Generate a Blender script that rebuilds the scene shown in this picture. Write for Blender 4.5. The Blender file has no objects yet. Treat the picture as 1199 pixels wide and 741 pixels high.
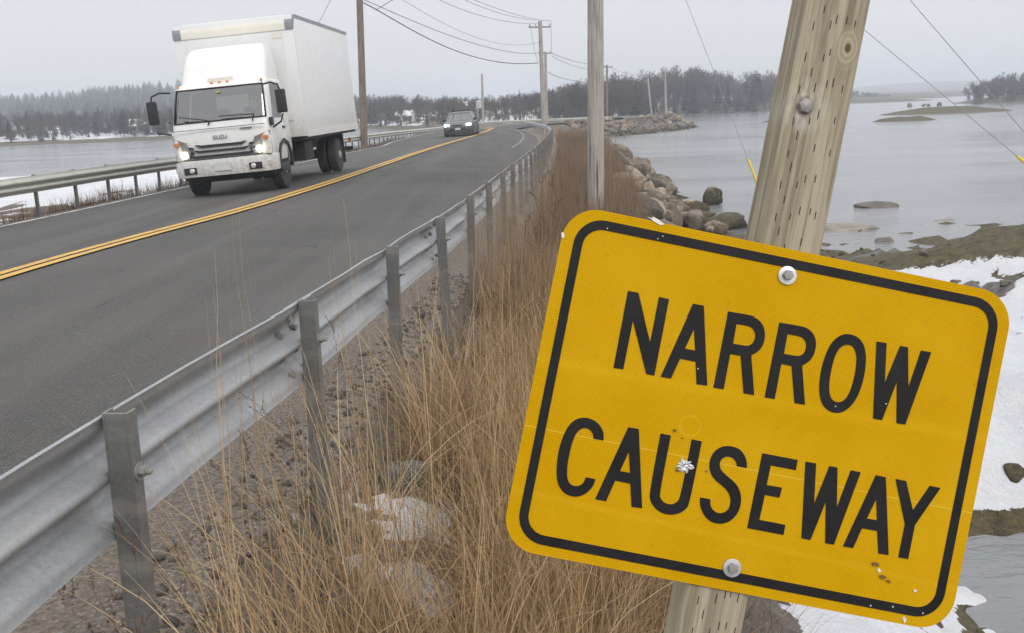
import bpy, bmesh, math, random
import numpy as np
from mathutils import Vector, Matrix
random.seed(7); RNG = np.random.default_rng(7)
sc = bpy.context.scene
COL = sc.collection
rad = math.radians

# ------------------------------------------------------------------ camera
F = 1150.0; PW, PH = 1199, 741
ROLL = rad(2.0); PITCH = math.atan(248.5 / 1150 * math.cos(ROLL))
CAM = np.array([0, 0, 1.47])
fw = np.array([0, math.cos(PITCH), -math.sin(PITCH)]); u0 = np.array([0, math.sin(PITCH), math.cos(PITCH)]); r0 = np.array([1., 0, 0])
rt = r0 * math.cos(ROLL) - u0 * math.sin(ROLL); up = u0 * math.cos(ROLL) + r0 * math.sin(ROLL)
cd = bpy.data.cameras.new('camera'); cam = bpy.data.objects.new('camera', cd); COL.objects.link(cam)
cd.sensor_width = 36; cd.lens = 36 * F / PW; cd.clip_start = 0.05; cd.clip_end = 9000
Mc = Matrix(((rt[0], up[0], -fw[0], 0), (rt[1], up[1], -fw[1], 0), (rt[2], up[2], -fw[2], CAM[2]), (0, 0, 0, 1)))
cam.matrix_world = Mc; sc.camera = cam
def at(x, y, Y):                       # world point seen at photo pixel (x, y), Y metres ahead
    d = fw + rt * ((x - PW / 2) / F) - up * ((y - PH / 2) / F)
    return CAM + d * (Y / d[1])
def atz(x, y, z):
    d = fw + rt * ((x - PW / 2) / F) - up * ((y - PH / 2) / F)
    return CAM + d * ((z - CAM[2]) / d[2])

# ------------------------------------------------------------------ world, sun, exposure
SUN_EL, SUN_AZ = rad(38), rad(150)
w = bpy.data.worlds.new('World'); sc.world = w; w.use_nodes = True
nt = w.node_tree; nt.nodes.clear()
def wn(t, **k):
    n = nt.nodes.new(t)
    for a, b in k.items(): setattr(n, a, b)
    return n
sky = wn('ShaderNodeTexSky', sky_type='NISHITA'); sky.sun_disc = False
sky.sun_elevation = SUN_EL; sky.sun_rotation = SUN_AZ
b1 = wn('ShaderNodeBackground'); b1.inputs[1].default_value = 0.05; nt.links.new(sky.outputs[0], b1.inputs[0])
tc = wn('ShaderNodeTexCoord'); sx = wn('ShaderNodeSeparateXYZ'); nt.links.new(tc.outputs['Generated'], sx.inputs[0])
cr = wn('ShaderNodeValToRGB'); nt.links.new(sx.outputs[2], cr.inputs[0])
e = cr.color_ramp.elements
e[0].position = 0.0; e[0].color = (.56, .558, .575, 1)
e[1].position = 1.0; e[1].color = (1.12, 1.12, 1.15, 1)
k = e.new(.12); k.color = (.565, .57, .592, 1)
k = e.new(.5); k.color = (.92, .92, .95, 1)
ns = wn('ShaderNodeTexNoise'); ns.inputs['Scale'].default_value = 1.6; ns.inputs['Detail'].default_value = 4
mp = wn('ShaderNodeMapping'); mp.inputs['Scale'].default_value = (1, 1, 3.5); nt.links.new(tc.outputs['Generated'], mp.inputs[0]); nt.links.new(mp.outputs[0], ns.inputs[0])
mr = wn('ShaderNodeMapRange'); mr.inputs[1].default_value = .3; mr.inputs[2].default_value = .7; mr.inputs[3].default_value = .95; mr.inputs[4].default_value = 1.05
nt.links.new(ns.outputs[0], mr.inputs[0])
vm = wn('ShaderNodeVectorMath', operation='SCALE'); nt.links.new(cr.outputs[0], vm.inputs[0]); nt.links.new(mr.outputs[0], vm.inputs['Scale'])
b2 = wn('ShaderNodeBackground'); nt.links.new(vm.outputs[0], b2.inputs[0]); b2.inputs[1].default_value = 1.0
mx = wn('ShaderNodeMixShader'); mx.inputs[0].default_value = .94
nt.links.new(b1.outputs[0], mx.inputs[1]); nt.links.new(b2.outputs[0], mx.inputs[2])
wo = wn('ShaderNodeOutputWorld'); nt.links.new(mx.outputs[0], wo.inputs[0])
sl = bpy.data.lights.new('sun', 'SUN'); sl.energy = .9; sl.angle = rad(25); sl.color = (1, .97, .93)
so = bpy.data.objects.new('sun', sl); COL.objects.link(so)
sd = Vector((math.sin(SUN_AZ) * math.cos(SUN_EL), math.cos(SUN_AZ) * math.cos(SUN_EL), math.sin(SUN_EL)))
so.rotation_euler = sd.to_track_quat('Z', 'Y').to_euler()
vs = sc.view_settings; vs.view_transform = 'Standard'; vs.look = 'None'; vs.gamma = 1; vs.exposure = 0.49; vs.use_curve_mapping = False
sc.cycles.max_bounces = 8; sc.cycles.transparent_max_bounces = 24; sc.cycles.volume_bounces = 1
sc.cycles.use_denoising = True; sc.cycles.caustics_reflective = False; sc.cycles.caustics_refractive = False
sc.cycles.sample_clamp_indirect = 6

# ------------------------------------------------------------------ helpers
def tag(o, label=None, cat=None, group=None, kind=None):
    if label: o['label'] = label
    if cat: o['category'] = cat
    if group: o['group'] = group
    if kind: o['kind'] = kind
    return o
def empty(name, loc=(0, 0, 0), rz=0.0):
    o = bpy.data.objects.new(name, None); o.location = loc; o.rotation_euler = (0, 0, rz); o.empty_display_size = .2
    COL.objects.link(o); return o
def link_mesh(name, me, mat=None, parent=None, smooth=False):
    o = bpy.data.objects.new(name, me); COL.objects.link(o)
    if mat is not None:
        for m in (mat if isinstance(mat, (list, tuple)) else [mat]): me.materials.append(m)
    if parent is not None: o.parent = parent
    if smooth: me.polygons.foreach_set('use_smooth', [True] * len(me.polygons))
    return o
def np_mesh(name, V, Q, cols=None, cname='Col'):
    """fast mesh from vertex array and (n,k) face array"""
    me = bpy.data.meshes.new(name); V = np.asarray(V, np.float32); Q = np.asarray(Q, np.int32); n, k_ = Q.shape
    me.vertices.add(len(V)); me.vertices.foreach_set('co', V.ravel())
    me.loops.add(n * k_); me.loops.foreach_set('vertex_index', Q.ravel())
    me.polygons.add(n); me.polygons.foreach_set('loop_start', np.arange(0, n * k_, k_, dtype=np.int32)); me.polygons.foreach_set('loop_total', np.full(n, k_, np.int32))
    if cols is not None:
        a = me.attributes.new(cname, 'FLOAT_COLOR', 'POINT')
        c = np.ones((len(V), 4), np.float32); c[:, :cols.shape[1]] = cols; a.data.foreach_set('color', c.ravel())
    me.update(calc_edges=True); return me
class MB:
    """collects solids, builds ONE mesh"""
    def __init__(s): s.v = []; s.f = []; s.m = []
    def add(s, vs_, fs, mi=0):
        o = len(s.v); s.v += [tuple(map(float, v)) for v in vs_]; s.f += [tuple(i + o for i in f) for f in fs]; s.m += [mi] * len(fs); return s
    def box(s, x0, x1, y0, y1, z0, z1, mi=0, T=None):
        vs_ = [(x, y, z) for z in (z0, z1) for y in (y0, y1) for x in (x0, x1)]
        if T is not None: vs_ = [T @ Vector(v) for v in vs_]
        return s.add(vs_, [(0, 2, 3, 1), (4, 5, 7, 6), (0, 1, 5, 4), (2, 6, 7, 3), (0, 4, 6, 2), (1, 3, 7, 5)], mi)
    def tube(s, pts, r, n=8, mi=0, caps=True, squash=None):
        pts = [Vector(p) for p in pts]; R = r if isinstance(r, (list, tuple)) else [r] * len(pts); vs_ = []; prev = None
        for i, p in enumerate(pts):
            t = (pts[min(i + 1, len(pts) - 1)] - pts[max(i - 1, 0)]).normalized()
            if prev is None:
                a = Vector((0, 0, 1)) if abs(t.z) < .9 else Vector((1, 0, 0)); u = t.cross(a).normalized()
            else:
                u = (prev - t * prev.dot(t)).normalized()
            prev = u; v = t.cross(u)
            for k_ in range(n):
                a = 2 * math.pi * k_ / n; vs_.append(p + (u * math.cos(a) + v * math.sin(a)) * R[i])
        fs = [(i * n + k_, i * n + (k_ + 1) % n, (i + 1) * n + (k_ + 1) % n, (i + 1) * n + k_) for i in range(len(pts) - 1) for k_ in range(n)]
        if caps: fs += [tuple(range(n))[::-1], tuple((len(pts) - 1) * n + k_ for k_ in range(n))]
        return s.add(vs_, fs, mi)
    def lathe(s, prof, T=None, n=24, mi=0):
        """prof [(r,h)] round local Z"""
        vs_ = [Vector((r * math.cos(2 * math.pi * k_ / n), r * math.sin(2 * math.pi * k_ / n), h)) for r, h in prof for k_ in range(n)]
        if T is not None: vs_ = [T @ v for v in vs_]
        fs = [(i * n + k_, i * n + (k_ + 1) % n, (i + 1) * n + (k_ + 1) % n, (i + 1) * n + k_) for i in range(len(prof) - 1) for k_ in range(n)]
        if prof[0][0] > 1e-5: fs.append(tuple(range(n))[::-1])
        if prof[-1][0] > 1e-5: fs.append(tuple((len(prof) - 1) * n + k_ for k_ in range(n)))
        return s.add(vs_, fs, mi)
    def prism(s, poly, z0, z1, T=None, mi=0):
        n = len(poly); vs_ = [Vector((x, y, z)) for z in (z0, z1) for x, y in poly]
        if T is not None: vs_ = [T @ v for v in vs_]
        return s.add(vs_, [tuple(range(n))[::-1], tuple(range(n, 2 * n))] + [(i, (i + 1) % n, n + (i + 1) % n, n + i) for i in range(n)], mi)
    def build(s, name, mat, parent=None, smooth=False, bevel=0, seg=2, auto=None):
        me = bpy.data.meshes.new(name); me.from_pydata(s.v, [], s.f); me.polygons.foreach_set('material_index', s.m)
        bm = bmesh.new(); bm.from_mesh(me)
        bmesh.ops.recalc_face_normals(bm, faces=bm.faces)
        if bevel:
            ed = [e_ for e_ in bm.edges if e_.is_manifold and e_.calc_face_angle(0) > .5]
            bmesh.ops.bevel(bm, geom=ed, offset=bevel, segments=seg, affect='EDGES', profile=.6, clamp_overlap=True)
        if auto is not None or bevel or smooth:
            lim = auto if auto is not None else .6
            for f in bm.faces: f.smooth = True
            for e_ in bm.edges: e_.smooth = not (e_.is_manifold and e_.calc_face_angle(0) > lim) if not smooth else True
        bm.to_mesh(me); bm.free()
        return link_mesh(name, me, mat, parent)

def _h(i, j, s):
    n = (i * 374761393 + j * 668265263 + s * 1442695041) & 0xffffffff
    n = ((n ^ (n >> 13)) * 1274126177) & 0xffffffff
    return ((n ^ (n >> 16)) & 0xffff) / 65535.0
def noise2(x, y, s=0):
    xi = np.floor(x).astype(np.int64); yi = np.floor(y).astype(np.int64); fx = x - xi; fy = y - yi
    fx = fx * fx * (3 - 2 * fx); fy = fy * fy * (3 - 2 * fy)
    a = _h(xi, yi, s) * (1 - fx) + _h(xi + 1, yi, s) * fx; b = _h(xi, yi + 1, s) * (1 - fx) + _h(xi + 1, yi + 1, s) * fx
    return a * (1 - fy) + b * fy
def fbm(x, y, s=0, o=4):
    v = 0; a = .5; t = 0
    for k_ in range(o): v = v + a * noise2(x, y, s + k_ * 17); t += a; a *= .5; x = x * 2.03 + 5.2; y = y * 2.03 + 1.7
    return v / t
def sstep(a, b, x):
    t = np.clip((x - a) / (b - a), 0, 1); return t * t * (3 - 2 * t)

# ------------------------------------------------------------------ materials
class N:
    def __init__(s, name):
        s.m = bpy.data.materials.new(name); s.m.use_nodes = True; s.t = s.m.node_tree; s.b = s.t.nodes['Principled BSDF']
    def n(s, t, **k_):
        o = s.t.nodes.new(t)
        for a, b in k_.items(): setattr(o, a, b)
        return o
    def L(s, a, b): s.t.links.new(a, b)
    def pos(s, kind='Object', scale=(1, 1, 1), rot=(0, 0, 0)):
        if kind == 'World': c = s.n('ShaderNodeNewGeometry').outputs['Position']
        else: c = s.n('ShaderNodeTexCoord').outputs[kind]
        if tuple(scale) == (1, 1, 1) and tuple(rot) == (0, 0, 0): return c
        m = s.n('ShaderNodeMapping'); m.inputs['Scale'].default_value = scale; m.inputs['Rotation'].default_value = rot; s.L(c, m.inputs[0]); return m.outputs[0]
    def noise(s, v, scale, detail=4, rough=.55, dist=0):
        o = s.n('ShaderNodeTexNoise'); o.inputs['Scale'].default_value = scale; o.inputs['Detail'].default_value = detail; o.inputs['Roughness'].default_value = rough; o.inputs['Distortion'].default_value = dist
        s.L(v, o.inputs['Vector']); return o.outputs['Fac']
    def vor(s, v, scale, feature='F1', out='Distance'):
        o = s.n('ShaderNodeTexVoronoi', feature=feature); o.inputs['Scale'].default_value = scale; s.L(v, o.inputs['Vector']); return o.outputs[out]
    def mr(s, v, a, b, c=0, d=1):
        o = s.n('ShaderNodeMapRange'); s.L(v, o.inputs[0])
        for i, x in enumerate((a, b, c, d)): o.inputs[i + 1].default_value = x
        return o.outputs[0]
    def mth(s, op, a, b=0, c=0):
        o = s.n('ShaderNodeMath', operation=op)
        for i, x in enumerate((a, b, c)):
            if hasattr(x, 'default_value') or hasattr(x, 'is_linked'): s.L(x, o.inputs[i])
            else: o.inputs[i].default_value = x
        return o.outputs[0]
    def ramp(s, v, *st):
        o = s.n('ShaderNodeValToRGB'); s.L(v, o.inputs[0]); e_ = o.color_ramp.elements
        for i, (p_, c) in enumerate(st):
            q = e_[i] if i < 2 else e_.new(p_)
            q.position = p_; q.color = (*c, 1)
        return o.outputs[0]
    def mix(s, f, a, b, mode='MIX'):
        o = s.n('ShaderNodeMix', data_type='RGBA', blend_type=mode)
        for i, x in ((0, f), (6, a), (7, b)):
            if hasattr(x, 'is_linked'): s.L(x, o.inputs[i])
            elif i == 0: o.inputs[0].default_value = x
            else: o.inputs[i].default_value = (*x, 1) if len(x) == 3 else x
        return o.outputs[2]
    def attr(s, name='Col', out='Color'):
        o = s.n('ShaderNodeAttribute'); o.attribute_name = name; return o.outputs[out]
    def sep(s, c):
        o = s.n('ShaderNodeSeparateXYZ'); s.L(c, o.inputs[0]); return o.outputs
    def orand(s): return s.n('ShaderNodeObjectInfo').outputs['Random']
    def bump(s, h, strength=.5, dist=.01, prev=None):
        o = s.n('ShaderNodeBump'); o.inputs['Strength'].default_value = strength; o.inputs['Distance'].default_value = dist; s.L(h, o.inputs['Height'])
        if prev: s.L(prev, o.inputs['Normal'])
        s.L(o.outputs[0], s.b.inputs['Normal']); return o.outputs[0]
    def set(s, color=None, rough=None, metal=None, spec=None, **k_):
        for nm, x in (('Base Color', color), ('Roughness', rough), ('Metallic', metal), ('Specular IOR Level', spec)):
            if x is None: continue
            if hasattr(x, 'is_linked'): s.L(x, s.b.inputs[nm])
            elif nm == 'Base Color': s.b.inputs[nm].default_value = (*x, 1)
            else: s.b.inputs[nm].default_value = x
        return s.m
def paint(name, c, rough=.4, var=.06, metal=0, dirt=None, scale=6, spec=.5):
    s = N(name); v = s.pos('Object'); f = s.noise(v, scale, 5)
    a = tuple(x * (1 - var) for x in c); b = tuple(min(1, x * (1 + var)) for x in c)
    col = s.mix(s.mr(f, .3, .7), a, b)
    if dirt:
        z = s.sep(v)[2]; g = s.mth('MULTIPLY', s.mr(z, dirt[0], dirt[1], 1, 0), s.mr(s.noise(v, 14, 4), .35, .65, .3, 1))
        col = s.mix(g, col, dirt[2])
    return s.set(col, s.mr(s.noise(v, scale * 3, 3), .3, .7, rough * .85, rough * 1.15), metal, spec)
def emit(name, c, st):
    s = N(name); s.set(c, .3); s.b.inputs['Emission Color'].default_value = (*c, 1); s.b.inputs['Emission Strength'].default_value = st; return s.m
def glass(name, tint=(.55, .6, .6), refl=.12, rough=.02):
    s = N(name); t = s.n('ShaderNodeBsdfTransparent'); t.inputs[0].default_value = (*tint, 1); g = s.n('ShaderNodeBsdfGlossy'); g.inputs['Roughness'].default_value = rough
    lw = s.n('ShaderNodeLayerWeight'); lw.inputs[0].default_value = .35
    m = s.n('ShaderNodeMixShader'); s.L(s.mr(lw.outputs['Fresnel'], 0, 1, refl, 1), m.inputs[0]); s.L(t.outputs[0], m.inputs[1]); s.L(g.outputs[0], m.inputs[2])
    s.L(m.outputs[0], s.t.nodes['Material Output'].inputs[0]); return s.m

def m_asphalt():
    s = N('asphalt'); v = s.pos('World')
    big = s.noise(v, .35, 4); fine = s.noise(v, 90, 3, .7); sp = s.vor(v, 85)
    c = s.mix(s.mr(big, .3, .7), (.070, .067, .060), (.122, .116, .106))
    c = s.mix(s.mr(fine, .35, .7), c, (.045, .044, .043))
    c = s.mix(s.mth('MULTIPLY', s.mr(sp, .30, .14), s.mr(s.noise(v, 37, 2), .44, .56)), c, (.27, .26, .24)); c = s.mix(s.mr(s.noise(v, 60, 2), .58, .66, 0, .7), c, (.035, .033, .03))
    tr = s.noise(s.pos('World', (1.3, .05, 1), (0, 0, rad(3.5))), 1.0, 3)
    c = s.mix(s.mr(tr, .45, .7, 0, .45), c, (.135, .13, .122)); ck = s.vor(s.pos('World', (1.6, .22, 1), (0, 0, rad(3.5))), .55, 'DISTANCE_TO_EDGE'); wob = s.noise(v, 2.5, 4); ckm = s.mth('MULTIPLY', s.mr(s.mth('ADD', ck, s.mr(wob, .3, .7, -.02, .02)), .0, .006, 1, 0), s.mr(s.noise(v, .5, 2), .5, .56, 0, .5)); c = s.mix(ckm, c, (.035, .033, .03))
    s.set(c, .82, spec=.3); s.bump(s.mth('ADD', fine, sp), .5, .006); return s.m
def m_line(name, c, wear):
    s = N(name); v = s.pos('World'); f = s.noise(v, 40, 5, .7); g = s.noise(v, 3, 3)
    k_ = s.mth('ADD', s.mr(f, .3, .7), s.mr(g, .3, .7, -.3, .3))
    s.set(s.mix(s.mr(k_, 1 - wear - .1, 1.1 - wear), c, (.11, .1, .085)), .7); s.bump(f, .4, .003); return s.m
def m_galv(name='galvanised_steel', c1=(.30, .31, .32), c2=(.47, .48, .49), metal=.55, rough=.5):
    s = N(name); v = s.pos('World'); cell = s.vor(v, 120, out='Color'); h = s.sep(cell)[0]
    c = s.mix(s.mth('ADD', s.mr(h, 0, 1, .2, .5), s.mr(s.noise(s.pos('World', (1, 1, 3)), 2.2, 5), .3, .7, -.2, .45)), c1, c2)
    c = s.mix(s.mr(s.noise(s.pos('World', (1, 1, 4)), 3.5, 6, .65), .52, .72, 0, .7), c, (.36, .35, .31))
    c = s.mix(s.mr(s.noise(v, 22, 6, .75), .62, .78, 0, .75), c, (.2, .19, .165))
    c = s.mix(s.mr(s.noise(s.pos('World', (3, 3, .5)), 8, 4), .66, .76, 0, .5), c, (.28, .17, .09))
    s.set(c, s.mr(s.noise(v, 30, 4), .3, .7, rough - .1, rough + .15), metal); s.bump(s.noise(v, 45, 3), .15, .002); return s.m
def m_terrain():
    s = N('shore_ground'); v = s.pos('World'); a = s.attr('Col'); q = s.sep(a); z = s.sep(v)[2]
    n1 = s.noise(v, 6, 6, .65); n2 = s.noise(v, 45, 4, .7); n3 = s.noise(v, .9, 5); n4 = s.noise(v, 17, 5, .6)
    grav = s.mix(s.mr(n2, .35, .65), (.10, .082, .064), (.26, .22, .175))
    grav = s.mix(s.mr(s.vor(v, 38), .05, .3), (.36, .34, .31), grav)
    lit = s.mix(s.mr(n4, .35, .65), (.05, .033, .022), (.15, .105, .065))
    lit = s.mix(s.mr(s.noise(s.pos('World', (9, 1.5, 3)), 12, 5), .45, .62), lit, (.24, .17, .10))
    rock = s.mix(s.mr(n1, .35, .65), (.07, .062, .052), (.2, .185, .165))
    weed = s.mix(s.mr(n1, .35, .62), (.028, .024, .012), (.11, .088, .038))
    weed = s.mix(s.mr(n2, .5, .7), weed, (.16, .13, .06))
    base = s.mix(s.mr(s.mth('ADD', q[2], s.mr(n1, .3, .7, -.2, .2)), .35, .6), rock, lit)
    base = s.mix(s.mr(s.mth('ADD', s.attr('Col', 'Alpha'), s.mr(n4, .3, .7, -.25, .25)), .4, .6), base, grav)
    base = s.mix(s.mr(s.mth('ADD', q[1], s.mr(n1, .3, .7, -.25, .25)), .4, .6), base, weed)
    sn = s.mr(s.mth('ADD', q[0], s.mth('ADD', s.mr(n1, .3, .7, -.16, .16), s.mr(n4, .3, .7, -.09, .09))), .47, .53)
    c = s.mix(sn, base, s.mix(s.mr(n3, .3, .7), (.60, .61, .645), (.73, .735, .75)))
    s.set(c, s.mr(sn, 0, 1, .85, .55)); b = s.bump(s.mth('ADD', s.mth('ADD', n2, n4), s.mth('MULTIPLY', n1, 3)), .7, .045); return s.m
def m_water():
    s = N('water'); v = s.pos('World')
    w1 = s.noise(s.pos('World', (1, 2.2, 1)), 1.6, 5, .6, .3); w2 = s.noise(s.pos('World', (1, 2.2, 1)), 7, 3); w3 = s.noise(s.pos('World', (1, 5, 1)), .04, 4)
    s.set(s.mix(s.mr(w3, .35, .65), (.17, .175, .18), (.21, .215, .22)), s.mr(w3, .35, .65, .08, .2), spec=.6)
    s.b.inputs['IOR'].default_value = 1.33
    s.bump(s.mth('ADD', s.mth('MULTIPLY', w1, 1.0), s.mth('MULTIPLY', w2, .25)), .55, .09); return s.m
def m_rock(name, a, b, c, weed=True, moss=0.0):
    s = N(name); v = s.pos('Object'); o = s.orand()
    n1 = s.noise(v, 1.6, 8, .65, .4); n2 = s.noise(v, 12, 6, .7)
    col = s.mix(s.mr(n1, .35, .68), a, b); col = s.mix(s.mr(n2, .45, .7), col, c)
    col = s.mix(s.mr(s.noise(s.pos('Object', (1, 1, 5)), 2.5, 4), .56, .64, 0, .6), col, tuple(x * .45 for x in a))
    hv = s.n('ShaderNodeHueSaturation'); hv.inputs['Saturation'].default_value = .95; s.L(s.mr(o, 0, 1, .65, 1.3), hv.inputs['Value']); s.L(col, hv.inputs['Color']); col = hv.outputs[0]
    if weed:
        z = s.sep(s.pos('World'))[2]; col = s.mix(s.mr(s.mth('ADD', z, s.mr(n1, .3, .7, -.35, .35)), -1.75, -1.55, .9, 0), col, s.mix(s.mr(n2, .4, .6), (.03, .026, .013), (.09, .075, .035)))
    s.set(col, .85, spec=.3); s.bump(s.mth('ADD', n2, s.mth('MULTIPLY', n1, 2)), .7, .05); return s.m
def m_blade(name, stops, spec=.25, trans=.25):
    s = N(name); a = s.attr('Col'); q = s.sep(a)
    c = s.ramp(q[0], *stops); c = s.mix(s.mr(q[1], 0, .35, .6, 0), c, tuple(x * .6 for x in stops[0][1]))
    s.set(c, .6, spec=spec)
    if trans:
        t = s.n('ShaderNodeBsdfTranslucent'); s.L(c, t.inputs[0]); m = s.n('ShaderNodeMixShader'); m.inputs[0].default_value = trans
        s.L(s.b.outputs[0], m.inputs[1]); s.L(t.outputs[0], m.inputs[2]); s.L(m.outputs[0], s.t.nodes['Material Output'].inputs[0])
    return s.m
def m_polewood(name, a, b, streak=12):
    s = N(name); v = s.pos('Object', (streak, streak, .5)); n1 = s.noise(v, 1.6, 6, .7); n2 = s.noise(s.pos('Object', (60, 60, 1.2)), 1, 4, .7)
    c = s.mix(s.mr(n1, .35, .65), a, b); c = s.mix(s.mr(n2, .56, .68, 0, .8), c, tuple(x * .35 for x in a))
    c = s.mix(s.mr(s.noise(s.pos('Object', (5, 5, .7)), 1.3, 5, .7), .52, .66, 0, .6), c, tuple(x * .6 for x in a)); c = s.mix(s.mr(s.noise(s.pos('Object', (18, 18, .8)), 1, 4), .6, .66, 0, .9), c, (.05, .042, .035))
    s.set(c, .85, spec=.25); s.bump(n2, .6, .01); return s.m
def m_tree(name, stops):
    s = N(name); q = s.sep(s.attr('Col')); s.set(s.ramp(q[0], *stops), .9, spec=.1); return s.m

M = {}
M['asphalt'] = m_asphalt(); M['yellow'] = m_line('yellow_road_paint', (.60, .36, .07), .2); M['white_line'] = m_line('white_road_paint', (.62, .61, .57), .35)
M['white_worn'] = m_line('worn_white_paint', (.45, .44, .41), .62); M['galv'] = m_galv(); M['galv_post'] = m_galv('galvanised_post', (.155, .155, .15), (.25, .25, .24), .5, .5); M['galv_old'] = m_galv('weathered_rail', (.42, .42, .37), (.56, .56, .51), .25, .6)
M['terrain'] = m_terrain(); M['water'] = m_water()
M['rock'] = m_rock('tan_granite', (.20, .15, .10), (.42, .335, .235), (.27, .235, .19)); M['rock_dark'] = m_rock('brown_shore_rock', (.10, .085, .065), (.24, .20, .155), (.17, .15, .125))
M['rock_pale'] = m_rock('bare_tidal_rock', (.16, .14, .115), (.30, .265, .22), (.22, .2, .17), weed=False); M['rock_grey'] = m_rock('grey_rubble', (.10, .105, .11), (.22, .225, .23), (.30, .30, .30), weed=False)
M['grass'] = m_blade('dry_straw', [(0, (.075, .046, .026)), (1, (.72, .56, .34)), (.35, (.27, .17, .085)), (.7, (.51, .355, .185))])
M['brush'] = m_blade('dry_brush', [(0, (.05, .03, .02)), (1, (.46, .33, .205)), (.4, (.15, .102, .068)), (.75, (.29, .212, .14))])
M['twig'] = m_blade('weed_twig', [(0, (.10, .05, .032)), (1, (.22, .13, .08))], trans=.1)
M['polewood'] = m_polewood('weathered_pole_wood', (.31, .28, .245), (.47, .435, .39)); M['poledark'] = m_polewood('brown_pole_wood', (.16, .12, .09), (.27, .21, .165))
M['wire'] = paint('wire_black', (.12, .12, .125), .6)
M['galv_wire'] = paint('guy_wire_steel', (.25, .25, .25), .5, metal=.5)
M['black'] = paint('black_plastic', (.018, .018, .019), .5); M['rubber'] = paint('tyre_rubber', (.028, .027, .026), .8)
M['steel'] = paint('bolt_steel', (.30, .29, .27), .6, .25, .45, scale=60)
M['barecrown'] = m_tree('bare_twigs', [(0, (.055, .045, .042)), (1, (.155, .13, .12)), (.5, (.095, .077, .072))])
M['conifer'] = m_tree('conifer_needles', [(0, (.010, .018, .014)), (1, (.036, .055, .040)), (.5, (.02, .034, .025))])

# ------------------------------------------------------------------ road geometry tables
WZ = -2.1
R_px = [(590.7, 200, 12.9), (626, 173.3, 22.5), (641.3, 158.7, 38), (646, 151, 58), (642, 147.5, 67), (628, 144, 76), (614.7, 142, 84)]
rail_R = [np.array(p) for p in [(-2.15, -9, .80), (-1.35, -1, .79), (-1.02, 1.84, .78), (-.99, 2.36, .77), (-.80, 3.79, .75), (-.66, 5.53, .72), (-.48, 7.08, .70), (-.33, 9.09, .67)]] + [at(*p) for p in R_px]
R_Y = np.array([p[1] for p in rail_R]); R_X = np.array([p[0] for p in rail_R]); R_Z = np.array([p[2] for p in rail_R])
yel = [np.array(p) for p in [(-6.35, -9, .0), (-5.75, -1, -.02)]] + [at(*p) for p in [(0, 322, 9.7), (125, 288.5, 12), (250, 255, 14.8), (328, 233, 17.6), (400, 209, 22), (440, 196, 27), (480, 182, 34.5), (520, 169.5, 46), (560, 158, 64), (573, 153, 73), (578, 149.8, 82), (577, 148, 89)]]
Yy = np.array([p[1] for p in yel]); Yx = np.array([p[0] for p in yel]); Yz = np.array([p[2] for p in yel])
def smooth_interp(x, xs, ys, wd):
    x = np.asarray(x, float); return sum(np.interp(x + o * wd, xs, ys) for o in (-1, -.5, 0, .5, 1)) / 5
def railX(y): return smooth_interp(y, R_Y, R_X, .6)
def railZ(y): return smooth_interp(y, R_Y, R_Z, 1.2)
def yX(y): return smooth_interp(y, Yy, Yx, 2.0)
def yZ(y): return smooth_interp(y, Yy, Yz, 3.0)
# left side of the road sweeps right at the far end
farL = [at(463, 153.6, 64), at(500, 150.5, 82), at(530, 147, 95), at(553, 143.5, 104), at(600, 141.2, 113), at(650, 139.2, 118), at(690, 137.6, 121), at(712, 137.0, 124)]
def leftY(y): return yX(y) - 5.2

def path_mesh(rows):                               # rows: list of rows of points
    n = len(rows[0]); V = [tuple(p) for r_ in rows for p in r_]
    Fc = [(i * n + j, i * n + j + 1, (i + 1) * n + j + 1, (i + 1) * n + j) for i in range(len(rows) - 1) for j in range(n - 1)]
    return V, Fc
rows = []
ys = np.concatenate([np.arange(-9, 30, 1.0), np.arange(30, 57, 3.0)])
for y in ys:
    x1, x0, z0 = railX(y) - .8, yX(y), yZ(y); zr = railZ(y) - .73; xl = x0 - 4.55; zl = z0 - .22
    row = [(xl + (x0 - xl) * t, y, zl + (z0 - zl) * t) for t in np.linspace(0, 1, 5)] + [(x0 + (x1 - x0) * t, y, z0 + (zr - z0) * t) for t in np.linspace(.2, 1, 5)]
    rows.append(row)
endL = [(-7.1, 60), (-6.7, 70), (-6.1, 80), (-5.3, 90), (-4.0, 100), (-1.5, 108), (1.8, 112.5), (5, 115.5), (8, 118.5), (12.5, 124)]
endM = [(yX(60), 60), (yX(70), 70), (yX(80), 80), (-1.9, 89), (-1.2, 95), (.3, 100), (3, 104.5), (6.2, 109), (10.5, 113.5), (15, 119.5)]
endR = [(railX(60) - .8, 60), (railX(68) - .8, 68), (railX(76) - .6, 76), (.9, 84), (2.0, 89), (3.8, 93), (6, 97.5), (8.2, 103), (12, 108.5), (16.3, 115.5)]
endz = [-.42, -.5, -.56, -.6, -.6, -.55, -.5, -.48, -.45, -.4]
for (lx, ly), (mx_, my), (rx, ry), z in zip(endL, endM, endR, endz):
    zy = float(yZ(my)) if my < 82 else z; zr = float(railZ(ry)) - .73 if ry < 80 else z + .03
    if my >= 82: zy = .6 * z + .4 * (-.62)
    row = [(lx + (mx_ - lx) * t, ly + (my - ly) * t, zy - .18 + .18 * t) for t in np.linspace(0, 1, 5)] + [(mx_ + (rx - mx_) * t, my + (ry - my) * t, zy + (zr - zy) * t) for t in np.linspace(.2, 1, 5)]
    rows.append(row)
V, Fc = path_mesh(rows)
tag(link_mesh('road', np_mesh('road', V, Fc), M['asphalt'], smooth=True), 'two lane asphalt causeway road with worn grey surface', 'road', kind='structure')
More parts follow.
